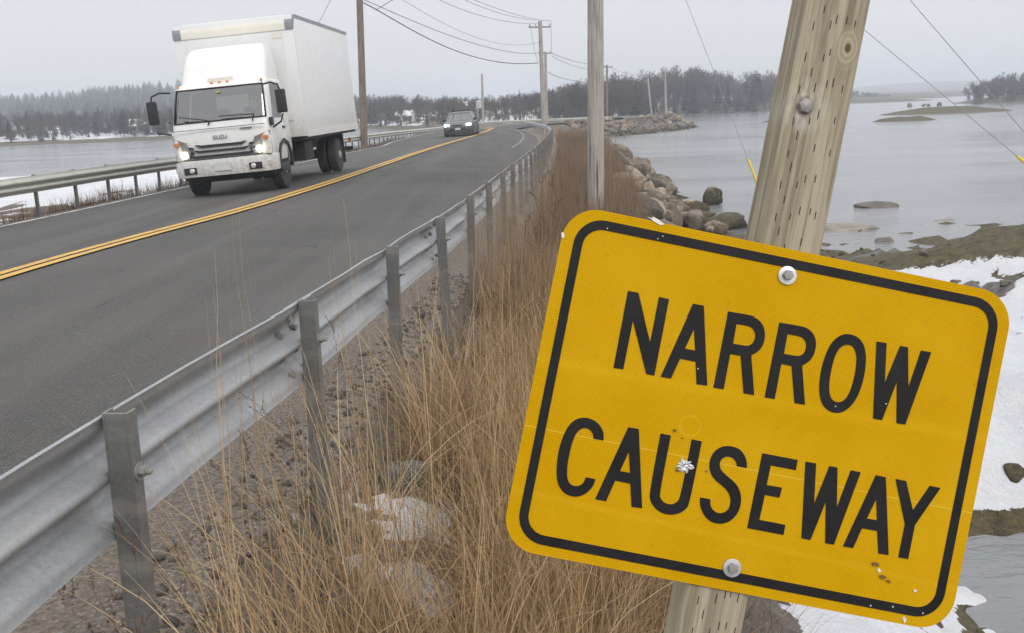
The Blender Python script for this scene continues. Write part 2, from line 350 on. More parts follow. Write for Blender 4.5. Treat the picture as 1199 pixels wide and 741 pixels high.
# pavement edge thickness skirts come with the ground sheet; painted lines are sheets 5 mm above the asphalt
def row_at(i, off_l=None, t=None):
    return rows[i]
def strip(pts, wd, lift, name, mat, label):
    P = [Vector(p) for p in pts]; V = []
    for i, p in enumerate(P):
        d = (P[min(i + 1, len(P) - 1)] - P[max(i - 1, 0)]); d.z = 0; d.normalize(); nrm = Vector((d.y, -d.x, 0)); sl_ = .045
        for sgn in (-1, 1):
            q = p + nrm * sgn * wd / 2; q.z = p.z + lift + sgn * wd / 2 * sl_; V.append(q)
    Fc = [(2 * i, 2 * i + 1, 2 * i + 3, 2 * i + 2) for i in range(len(P) - 1)]
    return tag(link_mesh(name, np_mesh(name, [tuple(v) for v in V], Fc), mat), label, 'road marking', kind='structure')
def dens(pts, n=4):
    out = []
    for a, b in zip(pts[:-1], pts[1:]):
        for t in np.arange(n) / n: out.append(tuple(np.array(a) * (1 - t) + np.array(b) * t))
    return out + [tuple(pts[-1])]
mid = [r_[4] for r_ in rows[:-2]]
for sgn, lb in ((-1, 'left line of the double yellow centre marking'), (1, 'right line of the double yellow centre marking')):
    strip([(p[0] + sgn * .105, p[1], p[2] + sgn * .105 * .045) for p in mid], .14, .008, 'centre_line', M['yellow'], lb)
def sidept(r_, a, b, off):                         # a point 'off' metres inside from edge a
    A, B = np.array(r_[a]), np.array(r_[b]); L_ = np.linalg.norm(B - A); return tuple(A + (B - A) * off / L_)
strip([sidept(r_, 0, 4, .3) for r_ in rows[:-3]], .11, .008, 'edge_line', M['white_line'], 'white edge line along the left lane')
strip([sidept(r_, 8, 4, .12) for r_ in rows[44:-5]], .11, .008, 'edge_line', M['white_worn'], 'worn white edge line along the right lane')

# ------------------------------------------------------------------ ground sheet
def axis(lo, hi, c, d0, g):
    a = [0.0]; d = d0
    while a[-1] < hi - c: a.append(a[-1] + d); d *= g
    b = [0.0]; d = d0
    while b[-1] < c - lo: b.append(b[-1] + d); d *= g
    return np.array([c - v for v in b[:0:-1]] + [c + v for v in a])
gx = axis(-1500, 1500, -.3, .05, 1.024); gy = axis(-25, 3000, 3.6, .05, 1.0215)
GX, GY = np.meshgrid(gx, gy)
toe_Y = np.array([-30, 0, 7, 14, 20, 25.9, 32.5, 38.5, 49.7, 61, 75, 90, 100, 106, 112, 118]); toe_X = np.array([4.0, 3.0, 3.0, 3.4, 4.2, 4.9, 5.9, 6.3, 6.9, 6.7, 7.0, 8.2, 9.6, 12, 15.5, 20])
path_pts = np.array([(-3.2, 84), (-1.5, 93), (1.5, 101), (6, 108), (10, 114), (14, 121), (16, 130)])
shX = np.array([-600, -150, -75, -53, -40, -28, -15, 0, 18, 24, 32, 36, 58, 89, 97, 112, 118, 150, 600]); shY = np.array([150, 146, 147, 152, 165, 187, 160, 146, 143, 165, 198, 205, 222, 263, 400, 420, 430, 440, 500])
ltY = np.array([-40, 35, 48, 61, 66, 75, 100, 140, 160, 3000]); ltX = np.array([-60, -52, -40, -31, -20, -14.5, -13, -14, -14, -14])
def seg_dist(X, Y, P):
    D = np.full(X.shape, 1e9)
    for a, b in zip(P[:-1], P[1:]):
        ab = b - a; t = np.clip(((X - a[0]) * ab[0] + (Y - a[1]) * ab[1]) / (ab @ ab), 0, 1)
        D = np.minimum(D, np.hypot(X - a[0] - t * ab[0], Y - a[1] - t * ab[1]))
    return D
def ground(X, Y, masks=False):
    rx = railX(Y); rz = railZ(Y) - .73; lx = leftY(Y); lz = yZ(Y) - .28
    n1 = fbm(X * .9, Y * .9, 3); n2 = fbm(X * 3.1, Y * 3.1, 9, 4); n3 = fbm(X * .12, Y * .12, 21, 3)
    # profile right of the rail
    u = X - rx; strip_w = np.interp(Y, [0, 3, 6, 12, 25, 60, 90], [.9, 1.0, 1.4, 1.9, 2.3, 2.6, 2.8]); toe = np.interp(Y, toe_Y, toe_X)
    edge = rx + strip_w
    zs = np.interp(Y, [0, 4, 10, 30, 90], [-.62, -.66, -.75, -.75, -1.0])
    nr_ = np.interp(Y, [5, 14], [.22, .08]); a = rz - .06 - nr_ * sstep(-.3, .1, u) + (zs - rz + nr_) * sstep(.1, 1.1, u) + (n2 - .5) * .16 * sstep(0, .4, u)
    tt = np.clip((X - edge) / np.maximum(toe - edge, .3), 0, 1.6)
    z = np.where(X > edge, zs + (WZ + .05 - zs) * np.minimum(tt, 1) ** .9 + (n2 - .5) * .25, a)
    # foreshore right of the toe
    ysh = np.interp(X, [3, 5, 7, 10, 13, 20, 40], [24.5, 24, 22, 20.5, 20.5, 24, 30]) + (n1 - .5) * 5
    fore = WZ + np.clip((ysh - Y) * .028, -.7, .33) + (n1 - .45) * .55 + (n2 - .5) * .2
    bump = 1.25 * np.exp(-(((X - 10.6) / 3.0) ** 2 + ((Y - 17.6) / 1.7) ** 2)) + .5 * np.exp(-(((X - 8) / 2.6) ** 2 + ((Y - 13) / 2) ** 2)) + .5 * np.exp(-(((X - 5.2) / 1.6) ** 2 + ((Y - 9.0) / 1.1) ** 2))
    fore = fore + bump
    pool = np.exp(-(((X - 4.35) / 1.9) ** 4 + ((Y - 6.0) / 1.8) ** 4)); fore = fore * (1 - pool) + (WZ - .22 + (n1 - .5) * .3) * pool
    fore = fore + .3 * np.exp(-(((X - 2.2) / .5) ** 2 + ((Y - 6.4) / 1.6) ** 2))
    k_ = sstep(.75, 1.15, tt); z = z * (1 - k_) + fore * k_
    # under the road and left of it
    zroad = np.minimum(lz + (rz - lz) * np.clip((X - lx) / (rx - lx), 0, 1), 9) - .10 * (1 - sstep(rx - 1.0, rx - .82, X)) - .012
    z = np.where(X < rx - .35, zroad, z); m = (X >= rx - .35) & (X < rx); tz = (X - rx + .35) / .35; z = np.where(m, zroad * (1 - tz) + (rz - .06) * tz, z)
    ul = lx - .15 - X; lt = np.interp(Y, ltY, ltX) + (n3 - .5) * 6 * (Y < 70)
    gl = lz - .10 - .75 * sstep(0, 3.2, ul) - .35 * sstep(3, 12, ul) + (n1 - .5) * .35 * sstep(.2, 2, ul)
    dl = (lt - X); gl = gl - np.clip(dl + 2.0, 0, 4) * .45 - np.where(Y > 70, sstep(.3, 4, ul) * 1.2, 0)
    z = np.where(X < lx - .15, gl, z)
    # far end of the causeway
    D = seg_dist(X, Y, path_pts); zf = -.62 - np.clip(D - 5.6, 0, 9) * .5 + (n1 - .5) * .35 * sstep(5.5, 7, D)
    kf = sstep(84, 92, Y); z = z * (1 - kf) + np.maximum(zf, -3.2) * kf; 
    # far land
    sy = np.interp(X, shX, shY) + (n3 - .5) * 9 + (n1 - .5) * 2; dd = Y - sy
    land = WZ - .7 + .8 * sstep(-6, 2, dd) + 1.3 * sstep(0, 45, dd) + (n1 - .5) * .5 * sstep(0, 10, dd) + (n3 - .5) * 1.5 * sstep(10, 60, dd)
    hl = sstep(-20, -170, X) * sstep(330, 620, Y) * np.interp(X, [-900, -420, -330, -270, -180, -60, 0], [4, 2, 3.5, 11, 17, 6, 1]) * (1 - .5 * sstep(800, 1500, Y))
    hr = 13 * np.exp(-(((X - 660) / 130) ** 2 + ((Y - 1550) / 300) ** 2)) + 5 * np.exp(-(((X - 430) / 160) ** 2 + ((Y - 1400) / 300) ** 2))
    land = land + hl + hr
    z = np.maximum(z, np.where(Y > 120, land, -9))
    # island clumps
    for cx, cy, sx_, sy_, hh in ((132, 238, 27, 22, 1.5), (116, 330, 30, 12, 1.0), (150, 420, 40, 20, 1.3), (66, 150, 13.5, 3.2, 1.0), (38, 133, 7, 1.2, .55), (47, 118, 5, .9, .5)):
        g = 1 - (((X - cx) / sx_) ** 2 + ((Y - cy) / sy_) ** 2) ** .5
        z = np.maximum(z, WZ - .35 + np.clip(g, -1, .5) * 2 * (hh + .35) + (n1 - .5) * .35)
    z = np.where(Y < -6, np.maximum(z, -2.5), z)
    if not masks: return z
    veg = sstep(.25, .7, u) * (X > rx) * (1 - sstep(-.2, .5, tt)) 
    veg = np.maximum(veg, sstep(.4, 1.2, ul) * .5 * (X < lx)); 
    gravel = ((u > -1.3) & (u < 1.2)) * (1 - sstep(.45, 1.1, u)) + (X < lx + 1.5) * (ul < 1.2) * 1.0
    gravel = np.clip(gravel, 0, 1)
    snow = np.zeros_like(z); 
    fz = (z - WZ)
    isf = (tt > .9) * (Y > 3) * (Y < 34) * (X > 1)
    nb = fbm(X * .55, Y * .8, 44, 4)
    snow = np.where(isf, sstep(.02, .18, fz) * sstep(.40, .50, nb) * (1 - sstep(16.3, 17.8, Y + (n1 - .5) * 3)), snow)
    snow = np.where(isf & (X < 3.4) & (Y < 8) , np.maximum(snow, sstep(.05, .2, fz) * .9), snow)
    snow = np.where(isf & (X > 3.6) & (Y > 7.7) & (Y < 12.5), np.maximum(snow, sstep(-.02, .12, fz) * sstep(.30, .38, nb)), snow)
    mnd = np.exp(-(((X - 10.6) / 3.6) ** 2 + ((Y - 17.7) / 2.1) ** 2)); snow = snow * (1 - sstep(.3, .6, mnd) * .6)
    for sx0, sy0, sr in ((-.50, 4.05, .24), (-.42, 3.6, .17), (-.62, 3.0, .06), (-.3, 3.25, .08), (-.36, 3.0, .06), (-.2, 4.3, .07), (-.3, 6.0, .1), (1.7, 4.9, .7), (1.1, 12.5, .5), (2.4, 6.4, .9)):
        snow = np.maximum(snow, sstep(1.15, .6, np.hypot(X - sx0, Y - sy0) / sr + (n2 - .5) * 2.6 + (fbm(X * 16, Y * 16, 77, 3) - .5) * 1.6))
    snl = sstep(.9, 3.0, ul) * sstep(WZ + .03, WZ + .2, z) * (X < lx) * (Y < 75); snow = np.maximum(snow, snl * sstep(.30, .42, fbm(X * .5, Y * .22, 5, 4)))
    farm = (Y > 120) * (D > 9); sf = farm * sstep(WZ + .18, WZ + .5, z) * (1 - sstep(-.9, -.3, z)) * sstep(.44, .5, fbm(X * .09, Y * .045, 61, 4)) * np.interp(X, [-300, 10, 40, 100], [1, .8, .35, .2])
    snow = np.maximum(snow, sf)
    z = z + snow * .07 * (Y < 40) * (1 - .6 * ((X < 1) & (Y < 9)))
    weed = sstep(.42, .1, fz) * (X > rx + 1) * 1.0; weed = np.maximum(weed, (farm | (Y > 90)) * sstep(.45, .2, fz)); weed = np.maximum(weed, mnd > .2); weed = np.maximum(weed, (Y > 300) | ((Y > 100) & (X > 27) & (z < -.9)))
    veg = np.where(farm, np.where(z > WZ + .5, 1.0, 0), veg)
    return z, np.stack([snow, weed * 1.0, veg * 1.0, gravel], -1)
GZ, GM = ground(GX, GY, True)
ny, nx = GX.shape; idx = np.arange(ny * nx).reshape(ny, nx)
Q = np.stack([idx[:-1, :-1], idx[:-1, 1:], idx[1:, 1:], idx[1:, :-1]], -1).reshape(-1, 4)
me = np_mesh('ground', np.stack([GX, GY, GZ], -1).reshape(-1, 3), Q, GM.reshape(-1, 4))
tag(link_mesh('ground', me, M['terrain'], smooth=True), 'rocky causeway bank and snowy tidal shore', 'ground', kind='structure')
def gz(x, y): return float(ground(np.array([[x]], float), np.array([[y]], float))[0, 0])
# water
me = np_mesh('water', [(-4000, -200, WZ), (4000, -200, WZ), (4000, 4000, WZ), (-4000, 4000, WZ)], [(0, 1, 2, 3)])
tag(link_mesh('water', me, M['water']), 'calm pale grey tidal water on both sides of the causeway', 'water', kind='structure')

# ------------------------------------------------------------------ guardrails
WP = [(0, .0), (.008, .004), (.022, .006), (.04, .012), (.075, .062), (.092, .072), (.112, .072), (.13, .06), (.15, .012), (.163, .0), (.177, .0), (.19, .012), (.21, .06), (.228, .072), (.248, .072), (.265, .062), (.30, .012), (.318, .006), (.332, .004), (.34, 0.0)]
WP = [(h * .312 / .34, o_) for h, o_ in WP]           # (drop from top, offset towards the road)
def rail_panel(pts, nrm, name, mat, parent, th=.005, lift=0.0):
    """pts: top-edge points; nrm: unit vectors towards the road"""
    V = []; n = len(WP) * 2
    for p, q in zip(pts, nrm):
        p = Vector(p); q = Vector(q)
        for h, o_ in WP: V.append(p + q * (o_ + lift) + Vector((0, 0, -h)))
        for h, o_ in WP[::-1]: V.append(p + q * (o_ + lift + th) + Vector((0, 0, -h + (th if h < .003 else 0))))
    Fc = [(i * n + k_, i * n + (k_ + 1) % n, (i + 1) * n + (k_ + 1) % n, (i + 1) * n + k_) for i in range(len(pts) - 1) for k_ in range(n)]
    me = bpy.data.meshes.new(name); me.from_pydata([tuple(v) for v in V], [], Fc + [tuple(range(n))[::-1], tuple(range((len(pts) - 1) * n, len(pts) * n))])
    bm = bmesh.new(); bm.from_mesh(me); bmesh.ops.recalc_face_normals(bm, faces=bm.faces)
    for f in bm.faces: f.smooth = True
    for e_ in bm.edges: e_.smooth = not (e_.is_manifold and e_.calc_face_angle(0) > .9)
    bm.to_mesh(me); bm.free()
    return link_mesh(name, me, mat, parent)
def post_mesh(hh, wf=.044, dp=.064, t=.006):
    m = MB(); m.box(-wf / 2, wf / 2, -dp, -dp + t, -hh, 0); m.box(-wf / 2, wf / 2, -t, 0, -hh, 0); m.box(-wf / 2, -wf / 2 + t, -dp + t + .0005, -t - .0005, -hh, 0); return m
def bolt_mb(r=.014, l=.03):
    m = MB(); m.lathe([(r * 1.7, 0), (r * 1.7, .003)], n=16); m.lathe([(r, .0035), (r, .0155), (r * .8, .017)], n=6); m.lathe([(r * .55, .0175), (r * .55, l), (r * .4, l + .003), (0, l + .003)], n=10); return m
def polyline(ptf, s0, s1, n): return [ptf(s) for s in np.linspace(s0, s1, n)]
def build_rail(label, P, side, mat, spacing, ground_fn, post_h, first_s=0, detail=True, panel_bays=2, jig=0.004, posts_at=None):
    """P: dense list of top points along the rail. side: +1 road lies to the left of travel"""
    P = [Vector(p) for p in P]; S = [0]
    for a, b in zip(P[:-1], P[1:]): S.append(S[-1] + (b - a).length)
    S = np.array(S); A = np.array([tuple(p) for p in P])
    def pt(s): return Vector([float(np.interp(s, S, A[:, k_])) for k_ in range(3)])
    def nr(s):
        d = pt(min(s + .4, S[-1])) - pt(max(s - .4, 0)); d.z = 0; d.normalize(); return Vector((-d.y, d.x, 0)) * side
    root = empty('guardrail', tuple(pt(0) - Vector((0, 0, .73)))); tag(root, label, 'guardrail'); inv = -Vector(root.location)
    ps = posts_at if posts_at is not None else list(np.arange(first_s, S[-1], spacing))
    bounds = [0] + [ps[i] for i in range(2 if detail else 1, len(ps), panel_bays)] + [S[-1]]
    rj = random.Random(3)
    for i, (s0, s1) in enumerate(zip(bounds[:-1], bounds[1:])):
        if s1 - s0 < .3: continue
        L_ = s1 + (.16 if i < len(bounds) - 2 else 0); ss = np.linspace(max(0, s0 - .16), L_, max(3, int((L_ - s0) / .35)))
        dz = [(-.012 if (detail and rj.random() < .12) else 0) + rj.uniform(-jig, jig) * .5 for _ in ss]; dn = [rj.uniform(-jig, jig) for _ in ss]
        pts = [pt(s) + inv + Vector((0, 0, z)) + nr(s) * o_ for s, z, o_ in zip(ss, dz, dn)]
        rail_panel(pts, [nr(s) for s in ss], 'rail', mat, root, lift=(.0065 if i % 2 else 0))
    pm = None
    protos = {}
    for i, s in enumerate(ps):
        p = pt(s) + inv; q = nr(s); d = Vector((q.y, -q.x, 0)); tilt = rj.uniform(-.02, .02)
        if pm is None:
            po = post_mesh(post_h).build('post', M['galv_post'], root, auto=.5); pm = po
            if detail: bo = bolt_mb().build('bolt', M['steel'], po, auto=.5); bo.location = (.004, -.064, -.155); bo.rotation_euler = (rad(90), 0, 0); pb = bo
        else:
            po = pm.copy(); COL.objects.link(po); po.parent = root
            if detail: bo = pb.copy(); COL.objects.link(bo); bo.parent = po
        # local +y towards the road
        ang = math.atan2(q.y, q.x) - math.pi / 2
        po.location = p + Vector((0, 0, .012 + rj.uniform(-.006, .012))) - q * .002; po.rotation_euler = (tilt, rj.uniform(-.015, .015), ang)
    if detail:
        for k_ in range(2, min(len(ps), 16), panel_bays):
            s = ps[k_]
            for ds in (-.085, .085):
                for h in (.045, .115, .197, .267):
                    o_ = np.interp(h, [a for a, b in WP], [b for a, b in WP]); q = nr(s + ds); c = pt(s + ds) + inv + q * (float(o_) - .001) + Vector((0, 0, -h))
                    if protos.get('b') is None:
                        m = MB(); m.lathe([(.021, 0), (.021, .003)], None, 14); m.lathe([(.013, .003), (.013, .014), (0, .015)], None, 6); ob = m.build('splice_bolt', M['steel'], root, auto=.5); protos['b'] = ob
                    else: ob = protos['b'].copy(); COL.objects.link(ob); ob.parent = root
                    ob.matrix_local = Matrix.Translation(c) @ (-q).to_track_quat('Z', 'Y').to_matrix().to_4x4()
    return root
ys_ = np.concatenate([np.arange(-3, 30, .5), np.arange(30, 57, 1.5)])
PR = [(float(railX(y)), float(y), float(railZ(y))) for y in ys_] + [tuple(p) for p in rail_R[-4:]]
# posts where the photograph shows them
S_ = 0; cum = [0]
for a, b in zip(PR[:-1], PR[1:]): S_ += math.dist(a, b); cum.append(S_)
def s_of(y): return float(np.interp(y, [p[1] for p in PR[:-2]], cum[:-2]))
posts = [s_of(y) for y in (.55, 2.27, 3.72, 5.32, 6.85, 8.65, 10.4, 12.2)]
while posts[-1] < cum[-1] - 1.2: posts.append(posts[-1] + 1.9)
build_rail('long galvanised guardrail beside the dry grass, seen from its back', PR, 1, M['galv'], 1.9, None, 1.25, posts_at=posts)
# ragged post of the camera-side rail: left rail
yl = np.concatenate([np.arange(2, 56, 1.0)])
PLf = [(float(leftY(y)), float(y), float(yZ(y) - .28 + .74)) for y in yl] + [tuple(p) for p in farL]
PLf = [p for p in PLf]
L0 = [Vector(p) for p in PLf]; tot = sum((b - a).length for a, b in zip(L0[:-1], L0[1:]))
build_rail('long weathered guardrail on the far side of the road', PLf, -1, M['galv_old'], 1.5, None, 1.15, first_s=.8, detail=False, panel_bays=5)

# ------------------------------------------------------------------ the yellow sign on its leaning post
SC = Vector((0.3226, 1.2366, 1.0514)); SM = Matrix(((0.97224, 0.2308, 0.03847), (-0.01122, 0.21022, -0.97759), (-0.23371, 0.95002, 0.20698)))
def slocal(x, y):
    d = Vector(fw + rt * ((x - PW / 2) / F) - up * ((y - PH / 2) / F)); n = SM.col[2]; c = Vector(CAM)
    t = (SC - c).dot(n) / d.dot(n); v = c + d * t - SC; return (v.dot(SM.col[0]), v.dot(SM.col[1]))
def m_sign():
    s = N('yellow_reflective_sheeting'); v = s.pos('Object'); q = s.sep(v)
    k_ = 2 * math.pi / .0060
    a = s.mth('SINE', s.mth('MULTIPLY', s.mth('ADD', q[0], s.mth('MULTIPLY', q[1], .95)), k_)); b = s.mth('SINE', s.mth('MULTIPLY', s.mth('SUBTRACT', q[0], s.mth('MULTIPLY', q[1], .95)), k_))
    cell = s.mr(s.mth('MULTIPLY', a, b), -.5, .6)
    n1 = s.noise(v, 5, 5, .6); n2 = s.noise(v, 60, 4, .6)
    c = s.mix(cell, (.47, .245, 0.0), (.63, .345, 0.0)); c = s.mix(s.mr(n1, .35, .7, 0, .45), c, (.68, .41, .012))
    c = s.mix(s.mr(n2, .6, .75, 0, .3), c, (.36, .2, .01))
    # pale crease across the lower half, another fainter above
    def crease(y0, sl_, wd, amt):
        d = s.mth('ABSOLUTE', s.mth('ADD', s.mth('SUBTRACT', q[1], y0), s.mth('MULTIPLY', q[0], sl_))); return s.mth('MULTIPLY', s.mr(d, 0, wd, 1, 0), amt)
    c = s.mix(crease(-.066, 0.0, .0011, .45), c, (.85, .62, .1)); c = s.mix(crease(.028, -.02, .012, .15), c, (.78, .52, .02)); c = s.mix(crease(-.160, .03, .006, .1), c, (.8, .55, .05))
    # ghost ring left by an old washer
    gx_, gy_ = slocal(808, 498); dx = s.mth('SUBTRACT', q[0], gx_); dy = s.mth('SUBTRACT', q[1], gy_)
    dd = s.mth('SQRT', s.mth('ADD', s.mth('MULTIPLY', dx, dx), s.mth('MULTIPLY', dy, dy))); rg = s.mr(s.mth('ABSOLUTE', s.mth('SUBTRACT', dd, .0135)), 0, .0018, .22, 0)
    c = s.mix(rg, c, (.8, .55, .06))
    s.set(c, .6, spec=.05); s.bump(s.mth('ADD', s.mth('MULTIPLY', cell, .4), n2), .12, .002); return s.m
M['sign'] = m_sign()
s_ = N('black_sign_paint'); v_ = s_.pos('Object'); M['signblack'] = s_.set(s_.mix(s_.mr(s_.noise(v_, 14, 5), .35, .7), (.009, .0085, .009), (.018, .017, .017)), .55, spec=.2)
M['alu'] = paint('bare_aluminium', (.62, .62, .62), .35, .2, .7, scale=60); M['chip'] = paint('chipped_white_edge', (.75, .73, .68), .6, .1)
def m_signpost():
    s = N('incised_treated_timber'); v = s.pos('Object'); q = s.sep(v)
    g1 = s.noise(s.pos('Object', (55, 55, 2.2)), 1, 5, .6, .6); g2 = s.noise(s.pos('Object', (170, 170, 5)), 1, 3, .6); g3 = s.noise(s.pos('Object', (14, 14, 1.5)), 1, 4)
    # knot: rings pull the grain aside
    kx, kz = .0250, .506
    dx = s.mth('SUBTRACT', q[0], kx); dz = s.mth('MULTIPLY', s.mth('SUBTRACT', q[2], kz), .62); kd = s.mth('SQRT', s.mth('ADD', s.mth('MULTIPLY', dx, dx), s.mth('MULTIPLY', dz, dz)))
    ring = s.mr(s.mth('SINE', s.mth('MULTIPLY', s.mth('ADD', kd, s.mth('MULTIPLY', s.noise(s.pos('Object', (30, 30, 18)), 1, 4), .012)), 1100)), -1, 1)
    km = s.mr(kd, .011, .020, 1, 0)
    c = s.mix(s.mr(g1, .40, .60), (.21, .175, .12), (.40, .35, .255)); c = s.mix(s.mr(g3, .4, .7, 0, .5), c, (.41, .36, .26))
    c = s.mix(s.mr(g2, .55, .66, 0, .55), c, (.14, .115, .075)); c = s.mix(s.mr(s.noise(s.pos('Object', (45, 45, .9)), 1, 5, .7, .8), .60, .66, 0, .45), c, (.12, .10, .07)); c = s.mix(s.mr(s.noise(s.pos('Object', (5, 5, 1.2)), 2, 4), .5, .72, 0, .35), c, (.27, .27, .15))
    c = s.mix(km, c, s.mix(ring, (.30, .26, .175), (.39, .345, .245))); c = s.mix(s.mr(kd, .0032, .0045, 1, 0), c, (.11, .085, .035))
    # pale torn grain round the lone bolt
    bx = s.mth('SUBTRACT', q[0], -.0166); bz = s.mth('MULTIPLY', s.mth('SUBTRACT', q[2], .4188), .8); bd = s.mth('SQRT', s.mth('ADD', s.mth('MULTIPLY', bx, bx), s.mth('MULTIPLY', bz, bz)))
    c = s.mix(s.mth('MULTIPLY', s.mr(bd, .010, .034, 1, 0), s.mr(s.noise(s.pos('Object', (120, 120, 30)), 1, 4), .42, .6, .1, .8)), c, (.56, .54, .48)); c = s.mix(s.mr(bd, .008, .013, .75, 0), c, (.14, .12, .09))
    # incising slits, staggered rows
    face = q[0]; px = .0108; u = s.mth('DIVIDE', face, px); ci = s.mth('FLOOR', u); fu = s.mth('ABSOLUTE', s.mth('SUBTRACT', s.mth('FRACT', u), .5))
    wn_ = s.n('ShaderNodeTexWhiteNoise', noise_dimensions='1D'); s.L(ci, wn_.inputs['W'])
    vv = s.mth('ADD', s.mth('DIVIDE', q[2], .043), s.mth('MULTIPLY', wn_.outputs['Value'], 1.0)); vv = s.mth('ADD', vv, s.mth('MULTIPLY', ci, .37)); ri = s.mth('FLOOR', vv); fv = s.mth('FRACT', vv)
    w2 = s.n('ShaderNodeTexWhiteNoise', noise_dimensions='2D'); cc = s.n('ShaderNodeCombineXYZ'); s.L(ci, cc.inputs[0]); s.L(ri, cc.inputs[1]); s.L(cc.outputs[0], w2.inputs['Vector'])
    offx = s.mr(s.mth('FRACT', s.mth('MULTIPLY', w2.outputs['Value'], 7.3)), 0, 1, -.24, .24); fu = s.mth('ABSOLUTE', s.mth('SUBTRACT', s.mth('SUBTRACT', s.mth('FRACT', u), .5), offx))
    ln = s.mr(w2.outputs['Value'], 0, 1, .2, .3)
    slit = s.mth('MULTIPLY', s.mth('LESS_THAN', fu, .062), s.mth('LESS_THAN', fv, ln)); slit = s.mth('MULTIPLY', slit, s.mth('GREATER_THAN', kd, .018)); slit = s.mth('MULTIPLY', slit, s.mth('GREATER_THAN', s.mth('FRACT', s.mth('MULTIPLY', w2.outputs['Value'], 13.7)), .12)); slit = s.mth('MULTIPLY', slit, s.mth('LESS_THAN', s.mth('ABSOLUTE', q[0]), .034))
    c = s.mix(slit, c, (.03, .024, .016))
    s.set(c, .85, spec=.2); s.bump(s.mth('SUBTRACT', s.mth('ADD', g2, g1), s.mth('MULTIPLY', slit, 2)), .6, .002); return s.m
M['signpost'] = m_signpost()
sign = empty('road_sign', tuple(SC - Vector(SM.col[1]) * 1.62)); tag(sign, 'yellow NARROW CAUSEWAY sign bolted to a leaning incised timber post', 'road sign')
sinv = -Vector(sign.location)
SMW = SM.to_4x4(); SMW.translation = SC + sinv            # sign frame relative to the root
# post: rounded-square timber, local z along the post
m = MB(); hw, hd, cr_ = .0425, .042, .010; ring = []
for cx, cy, a0 in ((hw - cr_, hd - cr_, 0), (-hw + cr_, hd - cr_, 90), (-hw + cr_, -hd + cr_, 180), (hw - cr_, -hd + cr_, 270)):
    for k_ in range(6): a = rad(a0 + k_ * 18); ring.append((cx + cr_ * math.cos(a), cy + cr_ * math.sin(a)))
zs_ = list(np.arange(-1.66, 1.25, .05)); rj = random.Random(5); vs_ = []
for z in zs_:
    ox = .0025 * math.sin(z * 3.1) + rj.uniform(-.0006, .0006); k2 = 1 + .01 * math.sin(z * 1.7 + 1)
    vs_ += [(x * k2 + ox, y * k2, z) for x, y in ring]
n = len(ring); m.add(vs_, [(i * n + k_, i * n + (k_ + 1) % n, (i + 1) * n + (k_ + 1) % n, (i + 1) * n + k_) for i in range(len(zs_) - 1) for k_ in range(n)] + [tuple(range(n))[::-1], tuple(range((len(zs_) - 1) * n, len(zs_) * n))])
spost = m.build('post', M['signpost'], sign, auto=.7)
PM = Matrix((( SM[0][0], -SM[0][2], SM[0][1]), (SM[1][0], -SM[1][2], SM[1][1]), (SM[2][0], -SM[2][2], SM[2][1])))  # local y points away from the viewer, z up the post
PM4 = PM.to_4x4(); PM4.translation = Vector((SMW @ Vector((-.0060, 0, -.0035 - hd)))); spost.matrix_local = PM4
bm_ = MB(); bm_.lathe([(.0105, -.004), (.0108, .002), (.0098, .0058), (.006, .0072), (0, .0075)], None, 6); hb = bm_.build('bolt', M['steel'], spost, auto=.6)
hb.location = (-.0166, -hd - .001, .4188); hb.rotation_euler = (rad(90), 0, rad(8))
# sign plate
def rrect(x0, x1, y0, y1, r, n=10):
    P = []
    for cx, cy, a0 in ((x1 - r, y1 - r, 0), (x0 + r, y1 - r, 90), (x0 + r, y0 + r, 180), (x1 - r, y0 + r, 270)):
        for k_ in range(n + 1): a = rad(a0 + 90 * k_ / n); P.append((cx + r * math.cos(a), cy + r * math.sin(a)))
    return P
W2, H2 = .3048, .2286
pl = MB(); pl.prism(rrect(-W2, W2, -H2, H2, .046), -.0022, 0); panel = pl.build('panel', [M['sign']], sign); panel.matrix_local = SMW
bk = MB(); bk.prism(rrect(-W2 + .0002, W2 - .0002, -H2 + .0002, H2 - .0002, .046), -.0032, -.0023); bk.build('backing', M['alu'], panel)
def ring_mesh(outer, inner, z0, z1, name, mat, parent):
    n = len(outer); V = [(x, y, z) for z in (z0, z1) for P in (outer, inner) for x, y in P]; Fc = []
    for i in range(n):
        j = (i + 1) % n; Fc += [(2 * n + i, 2 * n + j, 3 * n + j, 3 * n + i), (i, j, 2 * n + j, 2 * n + i), (n + j, n + i, 3 * n + i, 3 * n + j)]
    mm = MB(); mm.add(V, Fc); return mm.build(name, mat, parent)
ring_mesh(rrect(-W2 + .0165, W2 - .0155, -H2 + .0135, H2 - .0123, .037), rrect(-W2 + .0285, W2 - .0275, -H2 + .026, H2 - .0248, .025), .0003, .0008, 'border', M['signblack'], panel)
def glyph(name, loops, ox, oy):
    cu = bpy.data.curves.new(name, 'CURVE'); cu.dimensions = '2D'; cu.fill_mode = 'BOTH'; cu.extrude = .0002
    for lp in loops:
        sp = cu.splines.new('POLY'); P = [slocal(ox + x / 4.6333, oy + y / 4.6333) for x, y in lp]; sp.points.add(len(P) - 1)
        for q, (x, y) in zip(sp.points, P): q.co = (x, y, 0, 1)
        sp.use_cyclic_u = True
    o = bpy.data.objects.new('tmp', cu); COL.objects.link(o); bpy.context.view_layer.update()
    me = bpy.data.meshes.new_from_object(o.evaluated_get(bpy.context.evaluated_depsgraph_get())); bpy.data.objects.remove(o); me.name = name; me.materials.clear()
    g = link_mesh(name, me, M['signblack'], panel); g.location = (0, 0, .0006); return g
